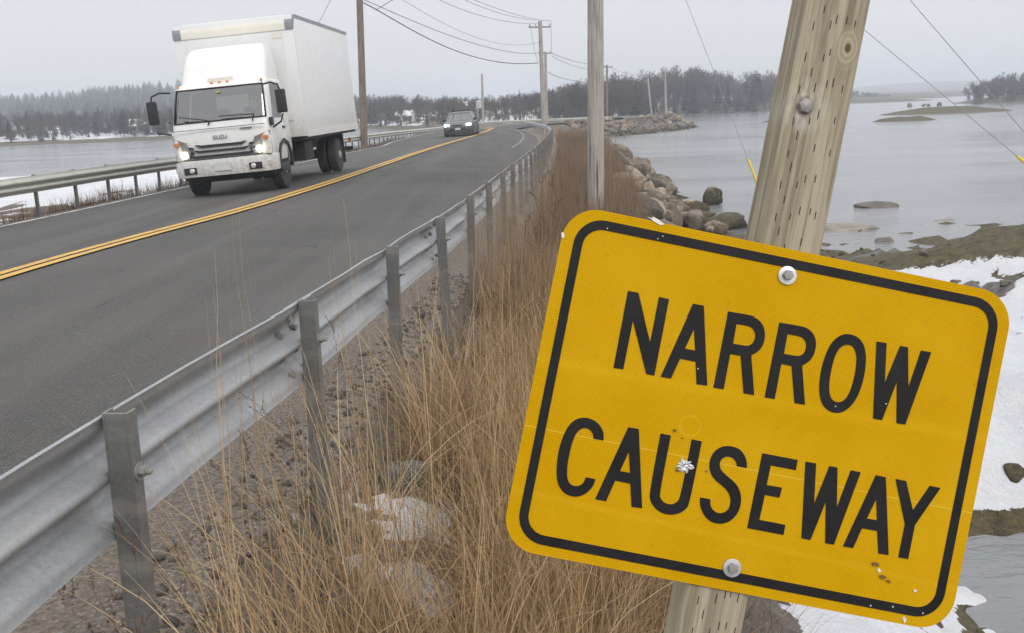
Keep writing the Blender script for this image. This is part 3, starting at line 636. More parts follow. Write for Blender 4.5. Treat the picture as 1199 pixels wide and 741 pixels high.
def sm(P, it=2):                                    # corner-cutting for the round letters
    for _ in range(it):
        out = []
        for i in range(len(P)):
            a, b = P[i], P[(i + 1) % len(P)]; out += [(a[0] * .75 + b[0] * .25, a[1] * .75 + b[1] * .25), (a[0] * .25 + b[0] * .75, a[1] * .25 + b[1] * .75)]
        P = out
    return P
def smx(P, hard, it=2):                             # the same but keeping the hard corners
    P = [(p, i in hard) for i, p in enumerate(P)]
    for _ in range(it):
        out = []
        for i in range(len(P)):
            (a, ha), (b, hb_) = P[i], P[(i + 1) % len(P)]
            if ha: out.append((a, True))
            elif True: out.append(((a[0] * .75 + b[0] * .25, a[1] * .75 + b[1] * .25), False))
            if not hb_: out.append(((a[0] * .25 + b[0] * .75, a[1] * .25 + b[1] * .75), False))
        P = out
    return [p for p, _ in P]
G = [
 (700, 320, [[(163,97),(220,107),(283,370),(332,130),(386,142),(306,552),(262,543),(190,255),(138,518),(84,510)]]),
 (700, 320, [[(516,166),(575,178),(593,606),(535,598),(530,477),(446,460),(396,568),(340,558)],[(521,300),(527,416),(472,405)]]),
 (700, 320, [smx([(706,208),(825,228),(860,240),(888,265),(904,300),(907,340),(897,385),(872,420),(832,442),(848,658),(790,648),(774,445),(718,434),(682,626),(626,617)],{0,8,9,10,11,12,13,14}), smx([(752,272),(815,282),(842,298),(855,325),(850,360),(832,384),(808,392),(733,378)],{0,7})]),
 (880, 360, [smx([(150,78),(270,98),(305,110),(332,135),(348,170),(349,212),(335,260),(312,290),(274,312),(289,525),(232,515),(216,314),(161,303),(125,494),(70,484)],{0,8,9,10,11,12,13,14}), smx([(194,142),(258,152),(285,168),(297,195),(292,230),(278,252),(252,262),(175,248)],{0,7})]),
 (880, 360, [sm([(520,139),(560,148),(592,172),(613,210),(621,265),(617,330),(603,400),(585,455),(560,505),(525,545),(490,566),(458,570),(425,562),(395,540),(373,500),(365,440),(370,375),(382,310),(400,255),(425,200),(455,165),(488,145)]), sm([(518,197),(545,205),(562,230),(569,265),(567,310),(557,375),(540,435),(520,480),(495,505),(470,512),(445,505),(428,485),(420,450),(421,400),(430,340),(445,280),(463,235),(488,207)])]),
 (880, 360, [[(677,181),(732,190),(722,405),(805,205),(848,213),(850,430),(918,230),(974,240),(833,632),(785,625),(787,400),(707,608),(658,600)]]),
 (640, 470, [smx([(308,209),(311,175),(300,142),(275,110),(240,90),(200,83),(160,92),(125,120),(98,165),(75,225),(60,290),(54,350),(54,410),(65,455),(90,490),(125,510),(165,515),(205,502),(238,475),(258,445),(265,418),(212,407),(205,430),(188,450),(160,458),(132,450),(115,425),(110,390),(113,340),(124,280),(140,215),(160,170),(185,145),(210,140),(235,150),(251,172),(255,199)],{0,20,21,36})]),
 (640, 470, [[(443,136),(500,146),(518,576),(460,568),(454,443),(372,426),(322,538),(263,527)],[(446,270),(452,384),(398,374)]]),
 (640, 470, [smx([(618,170),(674,181),(612,495),(618,525),(640,548),(675,557),(705,545),(725,518),(787,202),(842,213),(775,550),(755,582),(720,604),(675,613),(630,605),(590,580),(563,540),(557,495)],{0,1,8,9})]),
 (640, 470, [smx([(1086,358),(1086,320),(1072,285),(1048,255),(1010,240),(970,237),(930,250),(900,280),(883,320),(882,360),(893,395),(915,425),(950,452),(980,480),(998,520),(996,560),(980,590),(950,604),(920,600),(897,580),(886,552),(889,527),(832,517),(830,555),(845,600),(870,635),(905,656),(945,662),(990,650),(1030,615),(1052,565),(1056,510),(1042,465),(1015,430),(980,402),(950,375),(937,345),(943,315),(965,298),(990,295),(1015,307),(1030,330),(1031,348)],{0,21,22,42})]),
 (870, 520, [[(104,45),(296,82),(286,138),(150,112),(128,218),(211,233),(197,287),(118,272),(88,407),(229,434),(219,489),(22,452)]]),
 (870, 520, [[(338,91),(396,101),(385,320),(468,115),(512,123),(508,340),(584,138),(638,149),(492,542),(445,534),(448,310),(365,517),(316,507)]]),
 (870, 520, [[(720,164),(774,176),(789,598),(733,590),(727,468),(644,453),(596,561),(541,551)],[(722,295),(725,409),(671,400)]]),
 (870, 520, [[(826,185),(884,196),(921,355),(1012,222),(1071,234),(932,435),(895,620),(841,610),(877,430)]])]
for ox, oy, loops in G: glyph('letter', loops, ox, oy)
# washers and bolts of the plate
for px_, py_ in ((921.5, 323), (857, 664)):
    x, y = slocal(px_, py_); wm = MB(); wm.lathe([(.0052, .0008), (.0118, .0008), (.0124, .0016), (.0122, .0024), (.0085, .0028), (.0052, .0028)], None, 28); wo_ = wm.build('washer', M['alu'], panel, auto=.6); wo_.location = (x, y, 0)
    wb = MB(); wb.lathe([(.0068, .0028), (.0070, .0075), (.0062, .0088), (0, .009)], None, 6); b_ = wb.build('bolt', M['steel'], wo_, auto=.5); b_.rotation_euler = (0, 0, rj.random())
def blob(px_, py_, r, name, mat, z=.0012, jag=.35, n=14, asp=1.0, th=.0006, ang=0, edge=False):
    x, y = slocal(px_, py_); P = []
    for k_ in range(n): a = 2 * math.pi * k_ / n; q = r * (1 + rj.uniform(-jag, jag)); P.append((q * math.cos(a) * asp, q * math.sin(a)))
    mm = MB(); mm.prism(P, 0, th); o = mm.build(name, mat, panel); o.location = (x, y, z); o.rotation_euler = (0, 0, ang); return o
# jagged bullet dent in the U: torn paint baring crumpled metal
rj = random.Random(11); m = MB(); n = 22; R0 = []
for k_ in range(n): a = 2 * math.pi * k_ / n; r_ = rj.choice((.0068, .0082, .0098, .0112)) * (1 + rj.uniform(-.1, .12)); R0.append((r_ * math.cos(a) * 1.1, r_ * math.sin(a) * .95))
V = [(x, y, .0006) for x, y in R0] + [(x * .55 + rj.uniform(-.001, .001), y * .55 + rj.uniform(-.001, .001), rj.uniform(.0004, .0026)) for x, y in R0] + [(x * .2, y * .2, rj.uniform(.0002, .0012)) for x, y in R0] + [(0, 0, .0003)] + [(x, y, -.0005) for x, y in R0]
F_ = [(i, (i + 1) % n, n + (i + 1) % n, n + i) for i in range(n)] + [(n + i, n + (i + 1) % n, 2 * n + (i + 1) % n, 2 * n + i) for i in range(n)] + [(2 * n + i, 2 * n + (i + 1) % n, 3 * n) for i in range(n)] + [(3 * n + 1 + i, 3 * n + 1 + (i + 1) % n, (i + 1) % n, i) for i in range(n)]
m.add(V, F_); bh = m.build('bullet_dent', M['alu'], panel); bh.location = (*slocal(801, 545), .0006)
for a in ((1028.7, 666.5, .0026), (1071, 690.5, .002), (1045, 709.5, .0009), (1019, 708, .0009), (711, 268, .0008), (770, 280, .0007), (776, 277, .0007), (1080, 717, .0009), (817, 431, .0009), (1037, 472, .0009), (978, 475, .0008)):
    blob(*a, 'paint_chip', M['chip'], .0011)
M['rust'] = paint('rusty_scrape', (.17, .10, .02), .8, .4, scale=200)
for a in ((1024, 659.5, .0022, 2.2), (1033, 675, .002, 2.4), (1040, 680, .0016, 2.6), (790, 503, .0018, 1.3), (799, 512, .0011, 1), (827, 551, .0012, 1.2), (793, 550, .0018, 1.5)): blob(a[0], a[1], a[2], 'scrape', M['rust'], .00105, .5, 10, a[3], ang=-.2)
for px_, py_, r, asp, ang in ((659, 276, .0035, .6, 0), (769, 259.5, .0028, 4.0, -.22), (1059, 725, .004, .6, .2), (1058, 723, .0018, .8, 0)): blob(px_, py_, r, 'paint_chip', M['chip'], .0004, .4, 12, asp, ang=ang)

# ------------------------------------------------------------------ utility poles and wires
poles = {}
def pole(key, px_, ptop, Y, r0_, r1_, mat, label, arms=(), lean=0.0, zb=None, ztop=None, pxb=None, extra=None):
    T_ = at(px_, ptop, Y) if ztop is None else None
    X = at(px_ if pxb is None else pxb, 140, Y)[0]; g = gz(X, Y); zt = T_[2] if T_ is not None else ztop; xt = T_[0] if T_ is not None else X
    root = empty('utility_pole', (X, Y, g)); tag(root, label, 'utility pole')
    h = zt - g; m = MB(); n = 14; pts = [((xt - X) * t, lean * t, -.3 + (h + .3) * t) for t in np.linspace(0, 1, 12)]
    m.tube(pts, [r0_ + (r1_ - r0_) * t for t in np.linspace(0, 1, 12)], n); m.build('shaft', mat, root, smooth=False, auto=.7)
    for (dz, wd, ang) in arms:
        c = Vector((xt - X, lean, h - dz)); d = Vector((math.cos(ang), math.sin(ang), 0)); q = Vector((-d.y, d.x, 0)) * (r1_ + .05)
        a_ = MB(); T = Matrix.Translation(c + q) @ Matrix.Rotation(ang, 4, 'Z'); a_.box(-wd / 2, wd / 2, -.05, .05, -.06, .06, 0, T); ao = a_.build('crossarm', mat, root)
        for sx_ in (-.46, -.18, .46):
            i_ = MB(); i_.lathe([(.03, 0), (.05, .05), (.03, .1), (.055, .14), (.02, .2), (0, .2)], Matrix.Translation(c + q + d * wd * sx_ + Vector((0, 0, .06))), 8); i_.build('insulator', M['steel'], root)
    poles[key] = (Vector((xt, Y + lean, zt)), Vector((X, Y, g))); return root
pole('left', 417.2, -120, 52, .19, .15, M['poledark'], 'dark brown utility pole behind the far guardrail beside the truck', pxb=424)
pole('big', 696.5, -430, 17.6, .155, .115, M['polewood'], 'weathered grey utility pole rising out of the roadside grass', pxb=695.3)
pole('twin', 632.3, 25, 80, .21, .15, M['polewood'], 'pale utility pole with a crossarm at the end of the near guardrail', arms=((.45, 1.75, .15), ), pxb=637)
pole('thin', 638.6, 61, 96, .15, .12, M['polewood'], 'shorter thin utility pole standing right beside the crossarm pole', arms=((.15, 1.2, .3), ), pxb=640)
pole('mid', 710.7, 76.5, 150, .17, .14, M['poledark'], 'dark utility pole with a small crossarm behind the big grey pole', arms=((.3, 1.9, .2), ))
pole('far1', 758, 87.5, 170, .19, .15, M['polewood'], 'leaning pale utility pole in front of the bare woods', arms=(), pxb=763.5)
pole('far2', 778.6, 84.5, 121, .15, .12, M['polewood'], 'pale straight utility pole at the end of the boulder spit', pxb=780)
r_ = pole('far3', 564.3, 87, 150, .2, .16, M['polewood'], 'pale utility pole with a grey transformer, right of the dark car', pxb=565.5)
tm = MB(); tm.lathe([(.0, 0), (.42, .02), (.45, .1), (.45, 1.0), (.3, 1.15), (0, 1.18)], Matrix.Translation((-.5, -.2, (poles['far3'][0] - poles['far3'][1]).z - 5.0)), 14); tm.build('transformer', M['galv_old'], r_)
pole('far4', 585.6, 112, 175, .14, .11, M['polewood'], 'short thin pole against the woods right of the transformer pole')
pole('far5', 559.5, 118, 180, .12, .1, M['polewood'], 'faint thin pole against the woods left of the transformer pole')
def wire(px_list, Ya, Yb, r, label, cat='cable', mat='wire', name='overhead_cable'):
    n = len(px_list); P = []
    pts = np.array([at(x, y, Ya + (Yb - Ya) * i / (n - 1)) for i, (x, y) in enumerate(px_list)])
    # smooth through the points
    t = np.arange(n); tt = np.linspace(0, n - 1, n * 6); c = [np.polyfit(t, pts[:, k_], 3 if n > 4 else 1 if n == 2 else 2) for k_ in range(3)]
    P = [tuple(np.polyval(c[k_], u) for k_ in range(3)) for u in tt]
    m = MB(); m.tube(P, r, 5); return tag(m.build(name, M[mat], smooth=True), label, cat)
wire([(420, 1), (440, 12), (470, 29), (500, 44.5), (530, 58), (560, 68), (595, 75), (630, 74)], 52, 80, .032, 'thick lowest cable sagging from the left pole to the crossarm pole')
wire([(425, 0), (445, 8.5), (480, 23), (520, 40), (560, 53), (600, 61.5), (630, 62.5)], 50, 80, .02, 'second cable from below sagging to the crossarm pole')
wire([(468, -2), (500, 17), (535, 36), (570, 47.5), (600, 53), (632, 50)], 55, 80, .012, 'faint thin cable in the middle of the sagging bundle')
wire([(508, -3), (535, 9), (565, 19.5), (600, 26.5), (630, 27.5)], 58, 80, .016, 'cable reaching the left end of the crossarm')
wire([(536, -4), (560, 7), (585, 16), (610, 22), (627, 24)], 60, 80, .016, 'cable reaching the middle of the crossarm')
wire([(545, -4), (570, 6), (600, 16.5), (625, 22.5), (645, 24.5)], 60, 80, .016, 'cable reaching the right end of the crossarm')
wire([(440, 12), (452, 5), (465, -3)], 54, 56, .02, 'short tie cable crossing above the thick cable')
wire([(645, 25), (660, 55), (668, 62)][:1] + [(646, 62)], 80, 96, .015, 'jumper wire between the two close poles')
wire([(621, 29), (626, 60), (631, 74)], 80, 80.2, .012, 'bare wire hanging down from the left end of the crossarm')
wire([(645, 62), (665, 70), (690, 76), (711, 78)], 96, 150, .03, 'upper far cable running to the dark pole')
wire([(646, 66), (668, 76), (690, 82), (711, 84)], 96, 150, .025, 'second far cable running to the dark pole')
wire([(642, 85), (660, 92), (685, 97), (711, 97)], 96, 150, .03, 'lowest far cable running to the dark pole')
wire([(711, 78), (725, 84), (742, 88), (757, 89)], 150, 170, .025, 'cable between the dark pole and the leaning pole')
wire([(365, 40), (376, 22), (389, -4)], 50, 50, .012, 'faint stay wire left of the brown pole')
# guy wires with yellow guards
def guy(p0, p1, Y1, label, guard_from=None, pend=None):
    top = poles['big'][0]; A = at(*p0, 17.6); B = at(*p1, Y1)
    A = np.array(A); root = empty('guy_wire', tuple(B)); tag(root, label, 'guy wire'); a = Vector(A - B)
    m = MB(); m.tube([a, Vector((0, 0, 0))], .0042, 6); m.build('strand', M['galv_wire'], root)
    if guard_from is not None:
        g = MB(); u = a.normalized(); g.tube([u * guard_from, u * .02], .018, 10); g.build('guard', M['guard'], root)
M['guard'] = paint('yellow_guy_guard', (.62, .42, .03), .5)
guy((693, -282), (905, 262), 13.0, 'guy wire with a yellow guard ending behind the timber post', guard_from=1.0)
guy((695, -227), (1240, 224), 11.0, 'lower guy wire with a yellow guard over the right water', guard_from=.62)
guy((695, -428), (1290, 260), 9.5, 'upper steeper guy wire crossing the far right sky')

# ------------------------------------------------------------------ boulders
def rock_mesh(seed, sub=3, cuts=15, flat=1.0):
    rr = random.Random(seed); bm = bmesh.new(); bmesh.ops.create_icosphere(bm, subdivisions=sub, radius=1)
    pl_ = [(Vector((rr.gauss(0, 1), rr.gauss(0, 1), rr.gauss(0, .8))).normalized(), rr.uniform(.38, .72)) for _ in range(cuts)]
    ox = rr.uniform(0, 50)
    for v in bm.verts:
        p = v.co.copy()
        for n_, d in pl_:
            t = p.dot(n_)
            if t > d: p -= n_ * (t - d) * .96
        q = p.normalized(); f = float(fbm(np.array([q.x * 2.2 + ox]), np.array([q.y * 2.2 + q.z * 1.7 + ox]), seed, 4)[0]) - .5
        p *= 1 + f * .12; v.co = Vector((p.x, p.y, p.z * flat))
    for f in bm.faces: f.smooth = True
    for e_ in bm.edges: e_.smooth = e_.calc_face_angle(0) < .3
    me = bpy.data.meshes.new('boulder'); bm.to_mesh(me); bm.free(); return me
protoR = [rock_mesh(i, 3 if i < 8 else 2) for i in range(12)]
for me in protoR: me.materials.append(M['rock'])
def rock(name, x, y, z, s, label, mat=None, group=None, idx=0, rot=None, cat='boulder'):
    me = protoR[idx % 12]
    if mat is not None and mat is not M['rock']:
        key = me.name + mat.name
        if key not in poles: me2 = me.copy(); me2.materials.clear(); me2.materials.append(mat); poles[key] = me2
        me = poles[key]
    o = bpy.data.objects.new(name, me); COL.objects.link(o); o.location = (x, y, z); o.scale = s if isinstance(s, tuple) else (s, s * .9, s * .75)
    o.rotation_euler = rot if rot else (random.uniform(-.4, .4), random.uniform(-.4, .4), random.uniform(0, 6.28)); return tag(o, label, cat, group)
def rock_px(px_, py_, z, s, label, mat, idx, rot=(0, 0, 0), dz=0, **k_):
    P = atz(px_, py_, z); return rock('boulder', P[0], P[1], z + dz, s, label, mat, idx=idx, rot=rot, **k_)
random.seed(12)
rock_px(836, 240, WZ, (.46, .40, .42), 'brown block of rock standing alone in the water', M['rock_dark'], 1, (.1, .2, .4), .22)
rock_px(1027, 242, WZ, (1.0, .8, .24), 'low tan rock island alone in the water right of the post', M['rock_pale'], 2, (0, 0, .2), -.08)
rock_px(1096, 260, WZ, (1.1, .6, .12), 'flat pale rock just breaking the water near the seaweed mound', M['rock_pale'], 4, (0, 0, .1), -.06)
rock_px(996, 268, WZ, (1.5, .9, .27), 'broad grey rock slab at the water edge beside the post', M['rock_pale'], 5, (0, 0, .1), -.04)
rock_px(1035, 283, WZ, (.36, .3, .14), 'small round stone in the shallows', M['rock_pale'], 3)
rock_px(848, 268, WZ, (1.3, .9, .42), 'long brown boulder lying at the water edge above the sign', M['rock_dark'], 6, (0, 0, .4), .1)
big = [(786, 258, -1.25, (.46, .42, .42), 'pale pyramid boulder just above the sign edge', 0), (738, 212, -1.0, (.62, .5, .44), 'big rounded tan boulder beside the grass', 2), (757, 250, -1.15, (.62, .6, .42), 'tan boulder half sunk in grass above the sign', 7),
       (742, 236, -1.05, (.5, .5, .4), 'sloping tan boulder between two larger ones', 5), (716, 183, -1.1, (.6, .5, .55), 'dark upright boulder at the top of the bank', 3), (776, 228, -1.6, (.55, .45, .35), 'brown boulder halfway down the bank', 6),
       (806, 262, -1.6, (.5, .42, .34), 'dark wedge boulder beside the pale pyramid boulder', 1), (771, 212, -1.7, (.85, .6, .35), 'flat greenish slab low on the bank', 4)]
for x, y, z, s, lb, i in big: rock_px(x, y, z, s, lb, M['rock_dark'] if 'dark' in lb or 'green' in lb or 'brown' in lb else M['rock'], i, (random.uniform(-.3, .3), random.uniform(-.3, .3), random.uniform(0, 6)))
def rlab(y):
    tan = random.random() < .6; zn = 'hidden side of the bank behind the sign' if y < 22 else 'bank right of the big grey pole' if y < 36 else 'bank beyond the big grey pole'
    return (f"{'tan' if tan else 'dark brown'} boulder in the riprap on the {zn}", M['rock'] if tan else M['rock_dark'], f"{'tan' if tan else 'dark brown'} riprap boulders on the {zn}")
k_ = 0; placed = []
while k_ < 160:                                     # riprap down the bank
    y = 9 + 62 * random.random() ** 1.25; a = float(railX(y)) + float(np.interp(y, [9, 25, 60], [1.8, 2.15, 2.5])); b = float(np.interp(y, toe_Y, toe_X)); x = random.uniform(a, b + .5); s = random.uniform(.22, .56) * (1 + y / 90)
    if any(math.hypot(x - p[0], y - p[1]) < (s + p[2]) * .62 for p in placed): 
        if random.random() < .93: continue
    placed.append((x, y, s)); rock('boulder', x, y, gz(x, y) + s * .12, s, *rlab(y), idx=random.randrange(12)); k_ += 1
k_ = 0
while k_ < 120:                                     # boulder spit where the road bends right
    t = random.uniform(1.6, len(path_pts) - 1.001); i = int(t); p = path_pts[i] + (path_pts[i + 1] - path_pts[i]) * (t - i); d = path_pts[i + 1] - path_pts[i]; nn = np.array([d[1], -d[0]]) / np.linalg.norm(d)
    q = p + nn * random.uniform(5.3, 8.6); s = random.uniform(.32, .62); rock('boulder', q[0], q[1], gz(*q) + s * .3, s, 'pale boulder in the wall of the far spit', M['rock'] if random.random() < .75 else M['rock_dark'], 'boulders of the far spit', idx=random.randrange(12)); k_ += 1
for x, y, s in ((66, 153, .8), (69, 154, 1.0), (72, 153, .7)): pass
for px_, w_, h_ in ((1065, 1.3, .9), (1081, .6, .6), (1087, .7, .6), (1100, .8, .9)):
    P = atz(px_, 125.5 - (px_ - 1065) * .03, WZ); rock('boulder', P[0], P[1], WZ + .2, (w_, .8, h_), 'dark rock in the far channel before the bridge', M['rock_dark'], 'dark rocks in the far channel', idx=3 + px_ % 5)
# rubble by the guardrail posts
random.seed(4)
for k_ in range(150):
    y = 2.2 + 6.5 * random.random() ** 1.3; x = float(railX(y)) + random.uniform(.12, 1.0); s = random.choice((.02, .03, .03, .04, .05, .06, .07, .10)) * random.uniform(.8, 1.3)
    rock('stone', x, y, gz(x, y) + s * .3, s, 'grey rubble stone behind the near guardrail', M['rock_grey'], 'rubble stones behind the near guardrail', idx=random.randrange(12), cat='stone')
for k_ in range(14):
    y = random.uniform(11, 16.5); x = float(railX(y)) + random.uniform(1.3, 2.6); s = random.uniform(.07, .2)
    rock('stone', x, y, gz(x, y) + s * .5, s, 'grey stone in the gap of the grass near the big pole', M['rock_grey'], 'stones in the grass gap', idx=random.randrange(12), cat='stone')

random.seed(31)
for k_, (y, u, s_) in enumerate([(2.5, .3, .12), (2.8, .5, .15), (3.2, .3, .13), (4.4, .2, .14), (5.2, .22, .12), (2.2, .45, .13), (2.35, .5, .11), (2.6, .78, .09), (2.75, .34, .07), (3.0, .62, .13), (3.3, .85, .10), (4.3, .45, .13), (4.7, .3, .10), (5.0, .55, .11), (5.6, .4, .12), (6.3, .5, .10), (2.15, .75, .08), (4.9, .9, .12)]):
    x = float(railX(y)) + u; rock('stone', x, y, gz(x, y) + s_ * .2, (s_ * 1.25, s_, s_ * .6), 'larger slate grey stone lying in the dead grass under the guardrail', M['rock_grey'], 'larger grey stones under the guardrail', idx=random.randrange(8), cat='stone')
# loose gravel
bm = bmesh.new(); bmesh.ops.create_icosphere(bm, subdivisions=1, radius=1); iv = np.array([v.co[:] for v in bm.verts]); iq = np.array([[v.index for v in f.verts] for f in bm.faces]); bm.free()
n = 7000; gy_ = 1.7 + 7.5 * RNG.random(n) ** 1.4; gu = RNG.uniform(-.35, 1.15, n); gx__ = railX(gy_) + gu; gs = RNG.gamma(2.2, .0042, n).clip(.004, .03)
gv = iv[None] * gs[:, None, None] * RNG.uniform(.6, 1.25, (n, 1, 3)) + RNG.normal(0, .2, (n, len(iv), 3)) * gs[:, None, None]
gv[..., 0] += gx__[:, None]; gv[..., 1] += gy_[:, None]; gv[..., 2] += ground(gx__[None], gy_[None])[0][:, None] + gs[:, None] * .25
gq = (iq[None] + (np.arange(n) * len(iv))[:, None, None]).reshape(-1, 3); gc = np.repeat(RNG.random(n), len(iv))[:, None] * np.ones((1, 3))
M['pebble'] = m_tree('gravel_stone', [(0, (.07, .07, .07)), (1, (.30, .27, .23)), (.6, (.16, .14, .12))])
tag(link_mesh('gravel', np_mesh('gravel', gv.reshape(-1, 3), gq, gc), M['pebble']), 'loose sandy gravel spilling under the near guardrail', 'gravel', kind='stuff')

def rock_mass(name, spots, mat, label):
    V = []; Q = []; o = 0; src = []
    for me in protoR[8:12]:
        v = np.zeros(len(me.vertices) * 3, np.float32); me.vertices.foreach_get('co', v); q = np.array([p.vertices[:] for p in me.polygons]); src.append((v.reshape(-1, 3), q))
    for i, (x, y, z, s_) in enumerate(spots):
        v, q = src[i % 4]; a = RNG.uniform(0, 6.28); ca, sa = math.cos(a), math.sin(a); sc_ = RNG.uniform(.7, 1.2, 3) * s_; p = v * sc_; p = np.stack([p[:, 0] * ca - p[:, 1] * sa + x, p[:, 0] * sa + p[:, 1] * ca + y, p[:, 2] * .8 + z], -1); V.append(p); Q.append(q + o); o += len(v)
    tag(link_mesh(name, np_mesh(name, np.concatenate(V), np.concatenate(Q)), mat), label, 'rocks', kind='stuff')
sp_ = []
for _ in range(420):
    t = random.uniform(1.6, len(path_pts) - 1.001); i = int(t); p = path_pts[i] + (path_pts[i + 1] - path_pts[i]) * (t - i); d = path_pts[i + 1] - path_pts[i]; nn = np.array([d[1], -d[0]]) / np.linalg.norm(d)
    q = p + nn * random.uniform(5.0, 9.2); s_ = random.uniform(.15, .38); sp_.append((q[0], q[1], gz(*q) + s_ * .3, s_))
rock_mass('spit_rubble', sp_, M['rock'], 'smaller stones packed between the boulders of the far spit')
sp_ = []
for _ in range(500):
    y = 8 + 62 * random.random() ** 1.3; a = float(railX(y)) + float(np.interp(y, [9, 25, 60], [1.7, 2.1, 2.4])); b = float(np.interp(y, toe_Y, toe_X)) + .6; x = random.uniform(a, b); s_ = random.uniform(.08, .24) * (1 + y / 80); sp_.append((x, y, gz(x, y) + s_ * .2, s_))
rock_mass('bank_rubble', sp_, M['rock_dark'], 'smaller broken stones filling the causeway bank')
sp_ = []
for _ in range(160):
    x = random.uniform(3, 14); y = random.uniform(7.5, 22); z = gz(x, y)
    if z < WZ - .05: continue
    s_ = random.choice((.05, .07, .1, .16)) * random.uniform(.7, 1.4); sp_.append((x, y, z + s_ * .05, s_))
rock_mass('shore_stones', sp_, M['rock_dark'], 'weedy stones scattered over the snowy right shore')

# ------------------------------------------------------------------ vehicles (local -y is the front, x to the picture's right)
M['truckwhite'] = paint('white_truck_paint', (.74, .74, .72), .32, .03, dirt=(.35, 1.3, (.38, .35, .31)))
M['boxwhite'] = paint('white_box_panel', (.76, .76, .755), .42, .03, dirt=(.7, 1.5, (.46, .41, .35)))
M['cream'] = paint('cream_box_cap', (.74, .71, .62), .45, .05); M['capgrey'] = paint('grey_cap', (.26, .27, .29), .45, .1, .4)
M['chassis'] = paint('dirty_chassis', (.022, .021, .02), .7, .2); M['rim'] = paint('dirty_white_rim', (.36, .34, .31), .5, .2, .3, scale=30)
M['darkint'] = paint('dark_interior', (.035, .036, .038), .8); M['greyint'] = paint('grey_interior', (.16, .16, .16), .8)
M['wind'] = glass('windscreen_glass', (.62, .72, .69), .2); M['lens'] = paint('lamp_lens', (.6, .6, .58), .12, .03, .3); M['lensgrey'] = paint('grey_lamp_lens', (.30, .30, .31), .15, .1, .4); M['amber'] = paint('amber_lens', (.62, .22, .08), .3)
M['head'] = emit('lit_headlamp', (1.0, .84, .55), 6); M['headw'] = emit('lit_white_headlamp', (.92, 1.0, .97), 9); M['plate'] = paint('licence_plate', (.55, .56, .54), .5, .1)
M['sticker_y'] = paint('lime_sticker', (.38, .45, .12), .6)
M['letter'] = paint('dark_lettering', (.16, .16, .17), .4)
M['skin'] = paint('skin', (.42, .27, .2), .6); M['jacket'] = paint('dark_jacket', (.03, .033, .04), .85); M['hair'] = paint('dark_hair', (.03, .022, .018), .8)
def shell(levels, openings, name, mat, parent, bevel=0, caps=(True, True), mats=None, th=0.02):
    """levels: list of rings (same count) bottom to top; openings: set of (level, i) faces left open"""
    n = len(levels[0]); V = [p for r_ in levels for p in r_]; Fc = []
    for l in range(len(levels) - 1):
        for i in range(n):
            if (l, i) in openings: continue
            Fc.append((l * n + i, l * n + (i + 1) % n, (l + 1) * n + (i + 1) % n, (l + 1) * n + i))
    if caps[0]: Fc.append(tuple(range(n))[::-1])
    if caps[1]: Fc.append(tuple(range((len(levels) - 1) * n, len(levels) * n)))
    me = bpy.data.meshes.new(name); me.from_pydata([tuple(v) for v in V], [], Fc); bm = bmesh.new(); bm.from_mesh(me); bmesh.ops.recalc_face_normals(bm, faces=bm.faces)
    if openings and th: bmesh.ops.solidify(bm, geom=bm.faces[:], thickness=th)
    for f in bm.faces: f.smooth = True
    for e_ in bm.edges: e_.smooth = not (e_.is_manifold and e_.calc_face_angle(0) > .55)
    bm.to_mesh(me); bm.free(); return link_mesh(name, me, mat, parent)
def panes(levels, faces, name, mat, parent, inset=.012):
    n = len(levels[0]); V = []; Fc = []; idm = {}
    def vid(l, i):
        i %= n
        if (l, i) not in idm:
            p = Vector(levels[l][i]); c = Vector((0, sum(q[1] for q in levels[l]) / n, p.z)); idm[(l, i)] = len(V); V.append(tuple(p + (c - p).normalized() * inset))
        return idm[(l, i)]
    for l, i in faces: Fc.append((vid(l, i), vid(l, i + 1), vid(l + 1, i + 1), vid(l + 1, i)))
    me = bpy.data.meshes.new(name); me.from_pydata(V, [], Fc); o = link_mesh(name, me, mat, parent, smooth=True); return o
def wheel(parent, x, y, z, r, wd, out, dual=False, rimmat='rim'):
    T = Matrix.Translation((x, y, z)) @ Matrix.Rotation(rad(90) * out, 4, 'Y')
    m = MB(); m.lathe([(r * .6, -wd / 2), (r * .93, -wd / 2), (r, -wd / 2 + .03), (r, wd / 2 - .03), (r * .93, wd / 2), (r * .6, wd / 2)], T, 32); ty = m.build('wheel', M['rubber'], parent, auto=.6)
    q = MB(); q.lathe([(r * .61, -wd / 2 + .01), (r * .61, wd / 2 - .005), (r * .55, wd / 2 - .02), (r * .5, wd / 2 - .09), (r * .28, wd / 2 - .07), (r * .24, wd / 2 + .01), (r * .12, wd / 2 + .03), (0, wd / 2 + .03)], T, 24); q.build('rim', M[rimmat], ty, auto=.5)
    for k_ in range(6):
        a = k_ * math.pi / 3; b = MB(); b.lathe([(.014, 0), (.014, .02), (0, .022)], T @ Matrix.Translation((r * .36 * math.cos(a), r * .36 * math.sin(a), wd / 2 - .07)), 6); b.build('wheel_nut', M['steel'], ty)
    return ty
